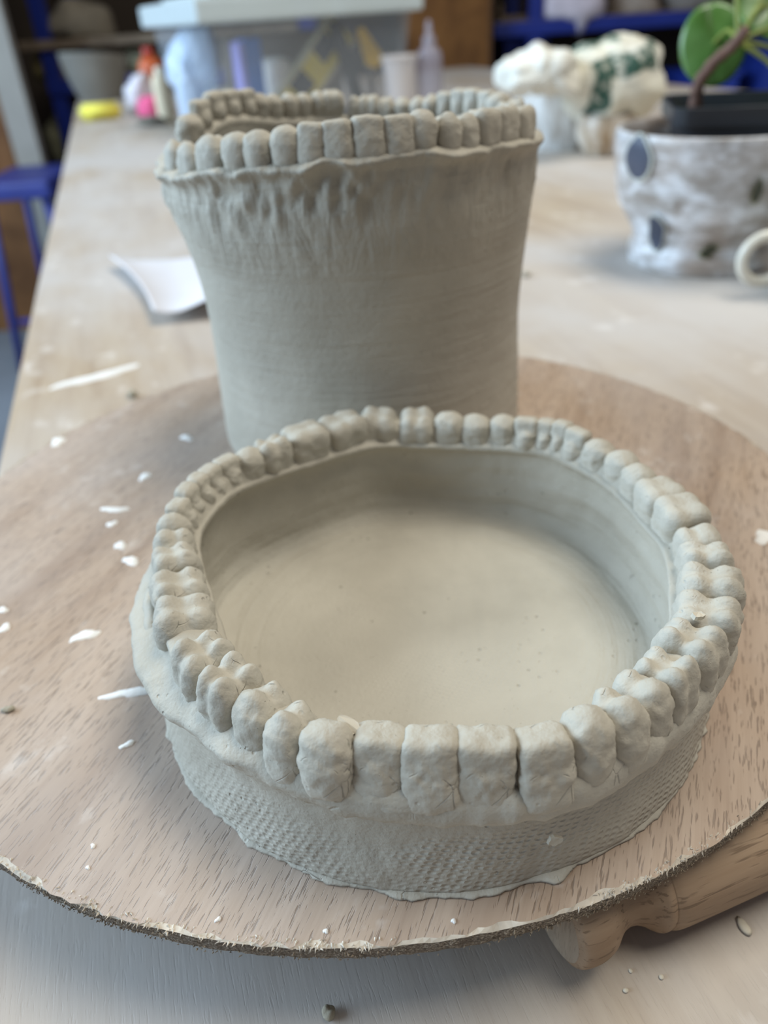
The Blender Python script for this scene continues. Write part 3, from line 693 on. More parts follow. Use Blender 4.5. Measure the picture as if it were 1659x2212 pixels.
def crumb(name, px, py, z, size, mat, label, cat, seed, rz=0.0):
    prims = [('e', (0, 0, 0), (size[0] / 2, size[1] / 2, size[2] / 2))]
    V, F = sdf_mesh(prims, 0.3, (0, 0, 0), n=6, rough=0.35 * min(size), seed=seed, tmax=max(size))
    V = V - np.array([0, 0, V[:, 2].min()])
    o = mesh_obj(name, V * .001, F, mat); p = atz(px, py, z); o.location = tuple(map(float, p)); o.rotation_euler = (0, 0, rz)
    return tag(o, label, cat)
crumb('clay_crumb', 18, 1536, ZB, (3.6, 2.0, 1.5), M['crumb'], 'small grey clay crumb on the board beside the dish', 'crumb', 1, 0.3)
crumb('clay_chip', 1606, 2002, 0, (2.2, 4.2, 0.9), M['crumb_pale'], 'cream oval clay chip on the table beside the rolling pin', 'crumb', 2, 0.25)
crumb('clay_pellet', 712, 2192, 0, (2.6, 2.6, 1.8), M['crumb'], 'round clay pellet on the shaded table in front of the board', 'crumb', 3)
crumb('clay_crumb', 1428, 2112, 0, (0.9, 0.9, 0.5), M['crumb_pale'], 'tiny pale clay speck on the table below the pin handle', 'crumb', 4)
crumb('clay_crumb', 1362, 2098, 0, (0.8, 1.0, 0.5), M['crumb_pale'], 'tiny pale clay speck close to the pin handle', 'crumb', 5)
crumb('clay_crumb', 1352, 2141, 0, (1.0, 0.8, 0.5), M['crumb_pale'], 'tiny pale clay speck farthest from the pin', 'crumb', 6)
crumb('clay_crumb', 288, 858, 0, (6, 6, 3.5), M['crumb'], 'grey clay crumb on the table behind the board rim', 'crumb', 7)
crumb('clay_crumb', 1137, 597, 0, (7, 6, 2.5), M['crumb'], 'grey clay crumb on the table beside the vase', 'crumb', 8)
for i, (p0, p1, w) in enumerate([((130, 836), (285, 792), .010)]):
    sm = smear('dried_slip_smear', p0, p1, w, M['slip'], None, lambda x, y: atz(x, y, 0.0), seed=40 + i)
    sm.parent = tbl; sm.matrix_parent_inverse = (Matrix.Translation(tbl.location) @ Matrix.Rotation(TA, 4, 'Z')).inverted()

def paper():
    c = [atz(240, 570, 0.004), atz(330, 672, 0.010), atz(470, 650, 0.012), atz(450, 548, 0.002)]
    nu, nv = 16, 16; top = []
    for i in range(nu + 1):
        u = i / nu
        for j in range(nv + 1):
            v = j / nv
            p = (1 - u) * ((1 - v) * c[0] + v * c[1]) + u * ((1 - v) * c[3] + v * c[2])
            z = 0.0012 + 0.013 * v ** 3 * (0.35 + 0.65 * u) + 0.010 * (1 - u) ** 5 * (1 - 0.5 * v) + 0.0012 * math.sin(5 * u + 3 * v)
            q = p + np.array([0.006 * math.sin(v * 3.1) * (1 - u), 0, 0]); top.append((q[0], q[1], max(z, 0.0012)))
    n = len(top); V = top + [(x, y, z - 0.0008) for x, y, z in top]; F = []
    for i in range(nu):
        for j in range(nv):
            a = i * (nv + 1) + j; b = a + 1; c_ = a + nv + 2; d = a + nv + 1
            F += [(a, d, c_, b), (n + a, n + b, n + c_, n + d)]
    rim = [j for j in range(nv + 1)] + [i * (nv + 1) + nv for i in range(1, nu + 1)] + [nu * (nv + 1) + j for j in range(nv - 1, -1, -1)] + [i * (nv + 1) for i in range(nu - 1, 0, -1)]
    for k in range(len(rim)): a, b = rim[k], rim[(k + 1) % len(rim)]; F.append((a, b, n + b, n + a))
    o = mesh_obj('paper_slip', V, F, simple('white_paper', rgb(214, 215, 222), 0.8, 0.03, 20))
    tag(o, 'curled slip of white paper on the table beside the vase', 'paper')
paper()

# ------------------------------------------------------------------ glazed planter, nursery pot and plant
PC = np.array([0.2405, 0.560])
def planter():
    t = NT('mottled_glaze'); v = t.mapping()
    c = t.ramp(t.noise(t.mapping(scale=(1, 1, 2.2)), 42, 5, 0.65, 0.4), [(0.3, rgb(132, 122, 112)), (0.48, rgb(176, 172, 170)), (0.66, rgb(226, 228, 232))])
    c = t.mix(t.ramp(t.noise(t.mapping(loc=(2, 5, 1)), 16, 3), [(0.5, 0.0), (0.7, 0.55)]), c, rgb(160, 136, 116))
    gl = t.out(c, 0.28, t.bump(t.noise(v, 60, 3), 0.003, 0.5), Specular_IOR_Level=0.6)
    o = thing('glazed_planter', 'mottled grey-white glazed ceramic planter with dark leaf marks', 'planter', (PC[0], PC[1], 0))
    prof = [(0.0, 0.0), (0.044, 0.0), (.0485, .002), (.0500, .007), (.0502, .013), (.0490, .0165), (.0488, .021), (.0515, .026), (.0545, .031), (.0580, .0365), (.0612, .043), (.0632, .050), (.0640, .056), (.0655, .064), (.0672, .073), (.0675, .082), (.0665, .0875), (.0650, .0885), (.0632, .0875), (.061, .08), (.056, .05), (.043, .02), (0, .010)]
    P = catmull(prof, 4); nu = 120
    def disp(T, R, Z):
        w = fbm(np.stack([np.cos(T) * 2, np.sin(T) * 2, Z * 18], -1), 3)
        zz = Z + 0.0035 * np.sin(2 * T + 0.6) * np.clip((Z - 0.02) / 0.02, 0, 1) * np.clip((0.075 - Z) / 0.03, 0, 1) * 0.6
        return R * (1 + 0.018 * w * (R > 0.045)), zz
    b = lathe('pot_wall', P, nu, gl, o, disp)
    def rad(z): return float(np.interp(z, [p[1] for p in prof[2:17]], [p[0] for p in prof[2:17]]))
    dark = simple('slate_mark', rgb(66, 72, 88), 0.35, 0.12, 60); halo = simple('cream_halo', rgb(188, 188, 178), 0.3, 0.08, 60); moss = simple('olive_mark', rgb(52, 52, 36), 0.4, 0.2, 60)
    def mark(px, py, w, h, mat, shape, off):
        # hit the pot surface along the pixel's ray
        d = ((px - W / 2) / FPX) * CR - ((py - H / 2) / FPX) * CU + CF
        for s in np.linspace(0.45, 0.8, 700):
            p = np.array([d[0] * s, d[1] * s, CAMZ + d[2] * s])
            if math.hypot(p[0] - PC[0], p[1] - PC[1]) < rad(p[2]) + 0.0004: break
        th0 = math.atan2(p[1] - PC[1], p[0] - PC[0]); z0 = p[2]; V = []; n = 24; rr = 5
        for q in range(rr + 1):
            for k in range(n):
                a = 2 * math.pi * k / n; s_ = q / rr
                if shape == 'drop': x = math.cos(a) * (1 - 0.55 * max(math.sin(a), 0) ** 1.5); y = math.sin(a)
                else: x = math.cos(a) * (1 + 0.25 * math.sin(2 * a)); y = math.sin(a) * (1 - 0.2 * math.cos(2 * a)) + 0.25 * math.cos(a)
                z = z0 + y * s_ * h / 2; R = rad(z) * 1.012 + 0.0007 + off; th = th0 + x * s_ * w / 2 / R
                V.append((R * math.cos(th), R * math.sin(th), z))
        mesh_obj('leaf_mark', V, grid_faces(n, rr + 1), mat, b)
    for (px, py, w, h, m, s) in ((1378, 340, .0230, .0260, dark, 'drop'), (1420, 503, .0135, .0200, dark, 'q'), (1634, 412, .0065, .014, moss, 'drop'), (1530, 542, .010, .007, moss, 'q')):
        mark(px, py, w * 1.18, h * 1.14, halo if m is dark else simple('olive_halo', rgb(150, 146, 112), 0.35), s, 0.0)
        mark(px, py, w, h, m, s, 0.0004)
    return o
planter()
def nursery():
    bl = simple('black_plastic', rgb(38, 42, 48), 0.35, 0.1, 30); soil = simple('potting_soil', rgb(62, 50, 40), 0.95, 0.4, 120, 0.002, 200)
    c = PC + np.array([0.012, 0.004])
    o = thing('nursery_pot', 'square black plastic nursery pot standing inside the glazed planter', 'pot', (c[0], c[1], 0.0125), math.radians(-14))
    def ring(hw, z, r=0.012, n=6):
        out = []
        for cx, cy, a0 in ((1, 1, 0), (-1, 1, 90), (-1, -1, 180), (1, -1, 270)):
            for k in range(n): a = math.radians(a0 + 90 * k / (n - 1)); out.append((cx * (hw - r) + r * math.cos(a), cy * (hw - r) + r * math.sin(a), z))
        return out
    R = [(0.026, 0.0), (0.027, 0.001), (0.0405, 0.078), (0.0405, 0.0785), (0.0455, 0.079), (0.0462, 0.0895), (0.0450, 0.090), (0.0435, 0.0895), (0.0400, 0.080), (0.0390, 0.072)]
    V = sum([ring(a, z) for a, z in R], []); nu = 24; F = grid_faces(nu, len(R)); F.append(tuple(range(nu))[::-1])
    mesh_obj('pot_shell', V, F, bl, o, smooth=False)
    V = [(0, 0, 0.082)] + ring(0.025, 0.0805) + ring(0.0400, 0.078); V = [(x, y, z + 0.0015 * vnoise(np.array([[x * 90, y * 90, 3.]]))[0]) for x, y, z in V]
    F = [(0, 1 + k, 1 + (k + 1) % nu) for k in range(nu)] + [(1 + k, 1 + nu + k, 1 + nu + (k + 1) % nu, 1 + (k + 1) % nu) for k in range(nu)]
    mesh_obj('soil', V, F, soil, o)
nursery()
def plant():
    y0 = PC[1] + 0.0
    base = at(1503, 262, y0 - 0.006)
    o = thing('round_leaf_plant', 'house plant with round glossy green leaves on a scarred brown stem', 'plant', base)
    bark = simple('brown_bark', rgb(112, 84, 72), 0.8, 0.25, 150, 0.001, 300)
    t = NT('glossy_leaf'); v = t.mapping(); lf = t.out(t.ramp(t.noise(v, 45, 3), [(0.3, rgb(74, 112, 44)), (0.7, rgb(106, 142, 74))]), 0.3, None, Specular_IOR_Level=0.5)
    pet = simple('petiole_green', rgb(128, 140, 66), 0.5, 0.1, 50)
    S = np.array([at(px, py, y0 - 0.006 - 0.004 * i) - base for i, (px, py) in enumerate([(1503, 262), (1503, 215), (1512, 175), (1542, 135), (1577, 105), (1594, 86), (1612, 62)])])
    S = catmull(S, 5); rad = np.linspace(0.0042, 0.0030, len(S)) * (1 + 0.12 * np.sin(np.arange(len(S)) * 1.9))
    tube('stem', S, rad, bark, o, 12)
    top = np.array(at(1594, 88, y0 - 0.026) - base)
    def leaf(px, py, dy, rx, ry, nrm, rot, seed, att=(0.0, 0.12)):
        c = at(px, py, y0 + dy) - base; nrm = np.array(nrm, float); nrm /= np.linalg.norm(nrm)
        u = np.cross([0, 0, 1.0], nrm); u /= np.linalg.norm(u); w = np.cross(nrm, u)
        u, w = u * math.cos(rot) + w * math.sin(rot), -u * math.sin(rot) + w * math.cos(rot)
        n, m = 40, 8; V = []; V2 = []
        for q in range(m + 1):
            for k in range(n):
                a = 2 * math.pi * k / n; s = q / m
                x = rx * s * math.cos(a); y = ry * s * math.sin(a); z = -0.16 * (x * x + y * y) / max(rx, ry) + 0.0012 * s * math.sin(3 * a + seed)
                z += 0.003 * math.exp(-((x) / (0.12 * rx)) ** 2) * s * -0.5
                V.append(c + u * x + w * y + nrm * z); V2.append(c + u * x + w * y + nrm * (z - 0.0009))
        k0 = len(V); F = grid_faces(n, m + 1) + [tuple(k0 + i for i in f[::-1]) for f in grid_faces(n, m + 1)]
        F += [(m * n + k, m * n + (k + 1) % n, k0 + m * n + (k + 1) % n, k0 + m * n + k) for k in range(n)]
        lo_ = mesh_obj('leaf', V + V2, F, lf, o)
        mid = (top + c) / 2 + np.array([0, 0, 0.006])
        tube('petiole', catmull([top, mid, c - nrm * 0.0012], 6), 0.0013, pet, lo_, 8)
    leaf(1543, 92, 0.010, 0.0205, 0.0250, (-0.25, -0.9, 0.30), 0.18, 1.0)
    leaf(1668, 8, -0.01, 0.020, 0.022, (0.1, -0.75, 0.6), 0.3, 2.0)
    leaf(1575, -130, 0.0, 0.022, 0.026, (-0.3, -0.6, 0.7), 0.0, 3.0)
    leaf(1800, 60, 0.0, 0.026, 0.028, (0.6, -0.5, 0.6), 0.0, 4.0)
    leaf(1790, 190, -0.01, 0.022, 0.024, (0.8, -0.5, 0.4), 0.0, 5.0)
    leaf(1745, 260, -0.03, 0.018, 0.020, (0.8, -0.6, 0.2), 0.0, 6.0)
    leaf(1720, -90, 0.01, 0.024, 0.024, (0.2, -0.3, 0.9), 0.0, 7.0)
plant()

def mug():
    gz = simple('white_stoneware', rgb(206, 200, 186), 0.3, 0.06, 40)
    h = at(1647, 560, 0.470); hr = 0.0140; hc = h
    R = 0.036
    cx = hc[0] + hr * 0.9 + R
    o = thing('mug', 'cream stoneware mug with a round loop handle beside the glazed planter', 'mug', (cx, hc[1], 0))
    lathe('cup_wall', catmull([(0.0, 0.0), (0.024, 0.0), (0.030, 0.003), (0.035, 0.012), (R, 0.025), (R, 0.048), (0.0365, 0.060), (0.0352, 0.061), (0.0338, 0.059), (0.033, 0.03), (0.028, 0.008), (0.0, 0.006)], 4), 64, gz, o)
    zc = max(hc[2], hr + 0.005)
    P = [(-R - hr * 0.75 + hr * 1.05 * math.cos(a), 0, zc + hr * math.sin(a)) for a in np.linspace(0, 2 * math.pi, 32, endpoint=False)]
    tube('handle', P, 0.0034, gz, o, 12, closed=True)
mug()

# ------------------------------------------------------------------ clear storage box with its contents
def alpha_plastic(name, c, a, rough=0.15):
    t = NT(name); v = t.mapping()
    al = t.math('ADD', a - 0.06, t.math('MULTIPLY', t.noise(v, 9, 3), 0.14))
    m = t.out(c, rough, t.bump(t.noise(v, 14, 2), 0.004, 0.3)); t.link(al, t.b.inputs['Alpha']); return m
clear = alpha_plastic('clear_plastic', rgb(206, 216, 226), 0.13, 0.1)
cx0 = at(440, 50, 1.40); BA = math.radians(26); WB, DB, HB = 0.365, 0.325, 0.168
bx = thing('storage_box', 'large clear plastic storage box with a milky lid full of tools', 'box', (cx0[0], cx0[1], 0), BA)
def tapered(name, lo0, hi0, lo1, hi1, z0, z1, mat, parent, th=0.0025, bottom=True):
    def rect(a, b, z): return [(a[0], a[1], z), (b[0], a[1], z), (b[0], b[1], z), (a[0], b[1], z)]
    V = rect(lo0, hi0, z0) + rect(lo1, hi1, z1)
    i = th
    V += rect((lo1[0] + i, lo1[1] + i), (hi1[0] - i, hi1[1] - i), z1) + rect((lo0[0] + i, lo0[1] + i), (hi0[0] - i, hi0[1] - i), z0 + i)
    F = grid_faces(4, 4) + [(3, 2, 1, 0), (12, 13, 14, 15)]
    return mesh_obj(name, V, F, mat, parent, smooth=False)
bm = tapered('box_shell', (0.022, 0.022), (WB - 0.022, DB - 0.022), (0.0, 0.0), (WB, DB), 0.0, HB, clear, bx)
lidm = alpha_plastic('milky_lid', rgb(214, 226, 228), 0.80, 0.25)
lid_ = box('lid', (-0.016, -0.016, HB - 0.004), (WB + 0.016, DB + 0.016, HB + 0.030), lidm, bx, 0.006)
box('lid_panel', (0.02, 0.02, HB + 0.030), (WB - 0.02, DB - 0.02, HB + 0.038), lidm, lid_, 0.004)
def in_box(lx, ly, z=0.004):
    c_, s_ = math.cos(BA), math.sin(BA); return (cx0[0] + lx * c_ - ly * s_, cx0[1] + lx * s_ + ly * c_, z)
def item(name, label, cat, lx, ly, rz=0.0, z=0.0035): return thing(name, label, cat, in_box(lx, ly, z), BA + rz)
o = item('blue_folder', 'upright blue folder with a lilac spine inside the storage box', 'folder', 0.090, 0.060, 0.35)
box('cover', (-0.018, -0.008, 0), (0.018, 0.014, 0.138), simple('blue_card', rgb(64, 118, 200), 0.5), o, 0.003)
box('spine', (-0.030, -0.008, 0), (-0.018, 0.014, 0.134), simple('lilac_card', rgb(150, 146, 214), 0.5), o, 0.003)
o = item('white_tub', 'rounded white tub standing inside the storage box', 'tub', 0.150, 0.112)
lathe('tub_wall', catmull([(0, 0), (0.026, 0.0), (0.031, 0.006), (0.034, 0.05), (0.033, 0.085), (0.024, 0.102), (0.012, 0.106), (0, 0.107)], 4), 40, simple('white_pot', rgb(236, 232, 226), 0.5, 0.05), o)
lathe('red_band', [(0.0345, 0.018), (0.0355, 0.018), (0.0358, 0.034), (0.0348, 0.034)], 40, simple('red_print', rgb(168, 92, 92), 0.5), o)
o = item('beige_carton', 'beige cardboard carton at the back of the storage box', 'carton', 0.20, 0.20)
box('carton_body', (-0.10, -0.045, 0), (0.10, 0.045, 0.138), simple('beige_card', rgb(158, 148, 138), 0.8), o, 0.002)
box('flap', (-0.098, -0.043, 0.138), (0.098, 0.0, 0.141), simple('beige_card_flap', rgb(150, 140, 128), 0.8), o)
o = item('blue_cloth', 'folded dark blue cloth on the floor of the storage box', 'cloth', 0.125, 0.048)
for k in range(3): box('fold', (-0.085 + 0.004 * k, -0.020, 0.010 * k), (0.030 - 0.004 * k, 0.005, 0.010 * k + 0.009), simple('navy_cloth', rgb(64, 84, 112), 0.9), o, 0.003)
o = item('yellow_tool', 'yellow bar with black windows leaning in the storage box', 'tool', 0.225, 0.078, 0.0)
ym = simple('yellow_plastic', rgb(226, 206, 60), 0.45, 0.08); km = simple('black_plastic_b', rgb(56, 56, 56), 0.5); cm_ = simple('pale_edge', rgb(204, 198, 168), 0.5)
def lean(ob, ang, off): ob.rotation_euler = (0, ang, 0); ob.location = off
for nm, lo, hi, mt in (('bar', (-0.085, -0.008, 0), (0.085, 0.008, 0.046), ym), ('window', (-0.052, -0.0095, 0.010), (-0.016, 0.0, 0.046), km), ('window', (0.018, -0.0095, 0.016), (0.058, 0.0, 0.050), km), ('rail', (-0.085, -0.009, 0.046), (0.085, 0.009, 0.054), cm_), ('rail', (-0.085, -0.009, -0.006), (0.085, 0.009, 0.0), cm_)):
    lean(box(nm, lo, hi, mt, o, 0.0015), math.radians(-44), (0.0, 0.0, 0.066))
o = item('black_strap', 'long black bar standing slanted in the storage box', 'bar', 0.268, 0.058)
lean(box('bar', (-0.011, -0.006, 0), (0.011, 0.006, 0.150), km, o, 0.002), math.radians(-17), (0.022, 0, 0.006))
lean(box('tip', (-0.009, -0.005, 0.150), (0.009, 0.005, 0.154), km, o, 0.001), math.radians(-17), (0.022, 0, 0.006))
o = item('yellow_scraper', 'bright yellow wedge-shaped scraper in the storage box', 'scraper', 0.296, 0.044)
V = [(-0.014, 0, 0.138), (-0.004, 0, 0.142), (0.034, 0, 0.094), (0.018, 0, 0.078), (0.0, 0, 0.084), (-0.002, 0, 0.0), (0.010, 0, 0.0), (0.012, 0, 0.080)]
ol = [0, 1, 2, 3, 4]
V2 = [(V[i][0], -0.004, V[i][2]) for i in ol] + [(V[i][0], 0.004, V[i][2]) for i in ol]
mesh_obj('blade', V2, [(0, 1, 2, 3, 4), (9, 8, 7, 6, 5)] + [(i, 5 + i, 5 + (i + 1) % 5, (i + 1) % 5) for i in range(5)], simple('bright_yellow', rgb(232, 190, 66), 0.45, 0.05), o, smooth=False)
box('handle', (0.002, -0.003, 0.0), (0.012, 0.003, 0.083), simple('grey_handle', rgb(120, 116, 112), 0.5), o, 0.001)
o = item('red_cap_pot', 'small red pot near the front of the storage box', 'pot', 0.215, 0.046)
lathe('pot_wall', catmull([(0, 0), (0.014, 0), (0.016, 0.003), (0.016, 0.030), (0.013, 0.034), (0, 0.035)], 3), 24, simple('red_plastic', rgb(176, 66, 66), 0.4), o)

fb, _ = blob('lit_end_film', [(372, 120), (384, 70), (412, 58), (448, 62), (462, 110), (458, 190), (446, 262), (420, 276), (398, 262), (380, 190)], 1.575, 0.055, simple('lit_face_blue_white', rgb(196, 212, 232), 0.25, 0.1, 25), None, nr=16, nth=56, fold=0.010, fscale=26, flat=0.8)  # added filler, its blue-white colour imitates window light on the box's left face
tag(fb, 'bluish white film added to imitate the window-lit end of the storage box', 'plastic')
# plastic cup and bottle behind the vase
tr = alpha_plastic('clear_cup', rgb(222, 216, 214), 0.45); tl_ = alpha_plastic('lilac_clear', rgb(176, 174, 190), 0.45)
p = atz(868, 268, 0.0)
o = thing('plastic_cup', 'clear ribbed plastic cup beside the storage box', 'cup', (p[0], p[1], 0))
cw = lathe('cup_wall', catmull([(0, 0), (0.022, 0), (0.024, 0.002), (0.026, 0.06), (0.0295, 0.098), (0.031, 0.100), (0.0285, 0.101), (0.024, 0.06), (0.022, 0.005), (0, 0.004)], 3), 32, tr, o)
lathe('rim', [(0.0295, 0.097), (0.033, 0.098), (0.033, 0.103), (0.0295, 0.103)], 32, tr, cw)
p = atz(930, 262, 0.0)
o = thing('plastic_bottle', 'small translucent lilac bottle with a nozzle beside the plastic cup', 'bottle', (p[0], p[1], 0))
lathe('bottle_wall', catmull([(0, 0), (0.020, 0), (0.022, 0.003), (0.022, 0.085), (0.019, 0.105), (0.011, 0.113), (0.010, 0.118)], 3), 32, tl_, o, cap1=True)
nz = lathe('nozzle', [(0.011, 0.117), (0.011, 0.126), (0.006, 0.128), (0.005, 0.143), (0.003, 0.150)], 20, tl_, o, cap1=True)

# ------------------------------------------------------------------ cloth bag thrown over two pots
def bag():
    yb = 1.06
    t = NT('canvas_bag'); v = t.mapping(); s = t.sep(v)
    base = t.ramp(t.noise(v, 14, 4), [(0.3, rgb(214, 209, 186)), (0.7, rgb(228, 227, 218))])
    def band(x, a, b, e=0.003): return t.math('MULTIPLY', t.step(x, a, a + e), t.step(x, b + e, b))
    wob = t.math('MULTIPLY', t.math('SUBTRACT', t.noise(v, 30, 2), 0.5), 0.02)
    xx = t.math('ADD', s[0], wob); zz = t.math('ADD', t.math('SUBTRACT', s[2], t.math('MULTIPLY', s[0], 0.18)), wob)
    m = t.math('MULTIPLY', band(xx, -0.034, 0.046), band(zz, 0.006, 0.030))
    m = t.math('MAXIMUM', m, t.math('MULTIPLY', band(xx, -0.034, -0.014), band(zz, -0.028, 0.010)))
    m = t.math('MAXIMUM', m, t.math('MULTIPLY', band(xx, -0.075, 0.00), band(zz, 0.040, 0.050)))
    m = t.math('MAXIMUM', m, t.math('MULTIPLY', band(xx, 0.066, 0.078), band(zz, -0.012, 0.044)))
    m = t.math('MULTIPLY', m, t.ramp(t.noise(v, 95, 2), [(0.35, 0.35), (0.5, 1.0)]))
    c = t.mix(m, base, rgb(44, 80, 68))
    bm_ = t.out(c, 0.75, t.bump(t.noise(v, 160, 3), 0.001, 0.5))
    o = thing('canvas_bag', 'cream canvas bag with dark green print thrown over two pots', 'bag', at(1280, 210, yb))
    b0 = Vector(o.location)
    plain = simple('canvas_plain', rgb(222, 220, 210), 0.75, 0.05, 14, 0.001, 160)
    def part(name, outline, cy, dep, fold, centre, seed, fs=24, mt=None):
        ob, C = blob(name, outline, cy, dep, mt or bm_, o, nr=22, nth=96, fold=fold, fscale=fs, centre=centre, seed=seed, flat=0.7)
        ob.location = Vector(tuple(map(float, C))) - b0
        return ob
    part('bag_body', [(1235, 118), (1290, 104), (1340, 82), (1380, 78), (1412, 95), (1428, 150), (1438, 205), (1405, 225), (1350, 250), (1290, 268), (1245, 258), (1215, 225), (1205, 170)], yb, 0.060, 0.009, (1310, 175), 1.0, 24)
    part('bag_flap', [(1066, 160), (1085, 138), (1130, 128), (1180, 118), (1240, 122), (1260, 160), (1250, 205), (1200, 200), (1150, 196), (1105, 202), (1072, 186)], yb - 0.035, 0.045, 0.011, (1165, 160), 5.0, 34, mt=plain)
bag()
def pot_under(px, R, h, y, name, label, c1, c2):
    t = NT(name + '_glaze'); v = t.mapping(scale=(1, 1, 0.25))
    m = t.out(t.ramp(t.noise(v, 70, 4), [(0.35, c1), (0.62, c2)]), 0.35)
    p = at(px, 330, y); o = thing(name, label, 'pot', (p[0], y, 0))
    lathe('pot_wall', catmull([(0, 0), (R * 0.62, 0), (R * 0.72, 0.004), (R * 0.95, h * 0.4), (R, h * 0.7), (R * 0.92, h), (R * 0.84, h), (R * 0.85, h * 0.6), (R * 0.6, 0.01), (0, 0.008)], 4), 56, m, o)
    lathe('foot_ring', [(R * 0.55, 0.0), (R * 0.64, 0.0), (R * 0.66, 0.004), (R * 0.55, 0.004)], 40, m, o)
pot_under(1212, 0.066, 0.090, 1.13, 'white_pot', 'white streaked ceramic pot under the canvas bag', rgb(176, 168, 158), rgb(226, 228, 228))
pot_under(1305, 0.036, 0.044, 1.04, 'brown_pot', 'small cream and brown pot under the canvas bag by the planter', rgb(150, 122, 88), rgb(208, 198, 184))

# ------------------------------------------------------------------ things at the far end of the table
p = atz(222, 216, 0.0)
o = thing('clay_bowl', 'grey unglazed bowl on the far corner of the table', 'bowl', (p[0], p[1], 0))
def bd(T, R, Z): return R, Z + 0.010 * np.cos(T + 2.2) * np.clip((Z - 0.05) / 0.05, 0, 1)
lathe('bowl_wall', catmull([(0, 0), (0.056, 0), (0.060, 0.004), (0.078, 0.05), (0.092, 0.108), (0.089, 0.111), (0.084, 0.107), (0.070, 0.05), (0.05, 0.014), (0, 0.012)], 5), 64, simple('grey_clay', rgb(122, 118, 110), 0.8, 0.1, 20), o, bd)
lathe('foot_ring', [(0.045, 0.0), (0.062, 0.0), (0.063, 0.005), (0.045, 0.005)], 48, simple('grey_clay_foot', rgb(112, 106, 98), 0.8), o)
p = atz(220, 258, 0.0)
bmx = bmesh.new(); bmesh.ops.create_cube(bmx, size=1)
for v_ in bmx.verts: v_.co = Vector((v_.co.x * 0.088, v_.co.y * 0.055, (v_.co.z + 0.5) * 0.032))
bmesh.ops.bevel(bmx, geom=bmx.edges[:], offset=0.008, segments=3, affect='EDGES')
so = bm_obj('sponge', bmx, simple('yellow_sponge', rgb(232, 222, 96), 0.9, 0.1, 60, 0.003, 150), None, True); so.location = (p[0], p[1], 0); so.rotation_euler = (0, 0, 0.3)
tag(so, 'yellow sponge on the table in front of the grey bowl', 'sponge')
def simple_blob(name, outline, cy, dep, mat, label, cat, fold=0.004, fs=22, seed=0.0, nr=14, rest=True, flat=1.0):
    ob, C = blob(name, outline, cy, dep, mat, None, nr=nr, nth=56, fold=fold, fscale=fs, seed=seed, flat=flat)
    return tag(ob, label, cat)
def on_table_y(px, py): return float(atz(px, py, 0.0)[1])
yb = on_table_y(300, 246)
simple_blob('plastic_bag', [(276, 215), (282, 180), (300, 155), (318, 145), (324, 180), (322, 225), (312, 244), (288, 244)], yb, 0.05, alpha_plastic('white_film', rgb(224, 222, 232), 0.85), 'crumpled white plastic bag beside the grey bowl', 'bag', 0.008, 25, 2.0)
yb2 = on_table_y(325, 252)
simple_blob('pink_cloth', [(298, 225), (304, 208), (325, 202), (348, 208), (352, 230), (345, 248), (318, 252), (302, 244)], yb2, 0.035, simple('pink_fabric', rgb(216, 92, 136), 0.8, 0.15), 'bright pink bunched cloth in front of the white plastic bag', 'cloth', 0.006, 30, 3.0)
yb3 = on_table_y(345, 240)
q = atz(343, 240, 0.0); o = thing('red_bottle', 'red and orange squeeze bottle behind the pink cloth', 'bottle', (q[0], q[1], 0))
lathe('bottle_wall', catmull([(0, 0), (0.024, 0), (0.027, 0.004), (0.027, 0.085), (0.020, 0.105), (0.010, 0.112)], 4), 32, simple('orange_red', rgb(196, 92, 44), 0.4, 0.15), o, cap1=True)
lathe('cap', [(0.012, 0.111), (0.013, 0.113), (0.012, 0.128), (0.008, 0.130)], 24, simple('dark_red', rgb(160, 48, 34), 0.4), o, cap1=True)
q = atz(364, 266, 0.0); o = thing('cream_tube', 'cream plastic tube standing beside the pink cloth', 'tube', (q[0], q[1], 0))
lathe('tube_wall', catmull([(0, 0), (0.015, 0), (0.017, 0.003), (0.018, 0.070), (0.015, 0.084), (0.008, 0.088)], 4), 28, simple('cream_plastic', rgb(232, 216, 186), 0.5), o, cap1=True)
lathe('cap', [(0.009, 0.087), (0.009, 0.098), (0.007, 0.100)], 20, simple('cream_cap', rgb(238, 230, 208), 0.5), o, cap1=True)
crumb('clay_lump', 328, 272, 0.0, (62, 40, 14), simple('wet_lump', rgb(120, 116, 104), 0.8), 'flat grey clay lump in front of the pink cloth', 'clay', 9)

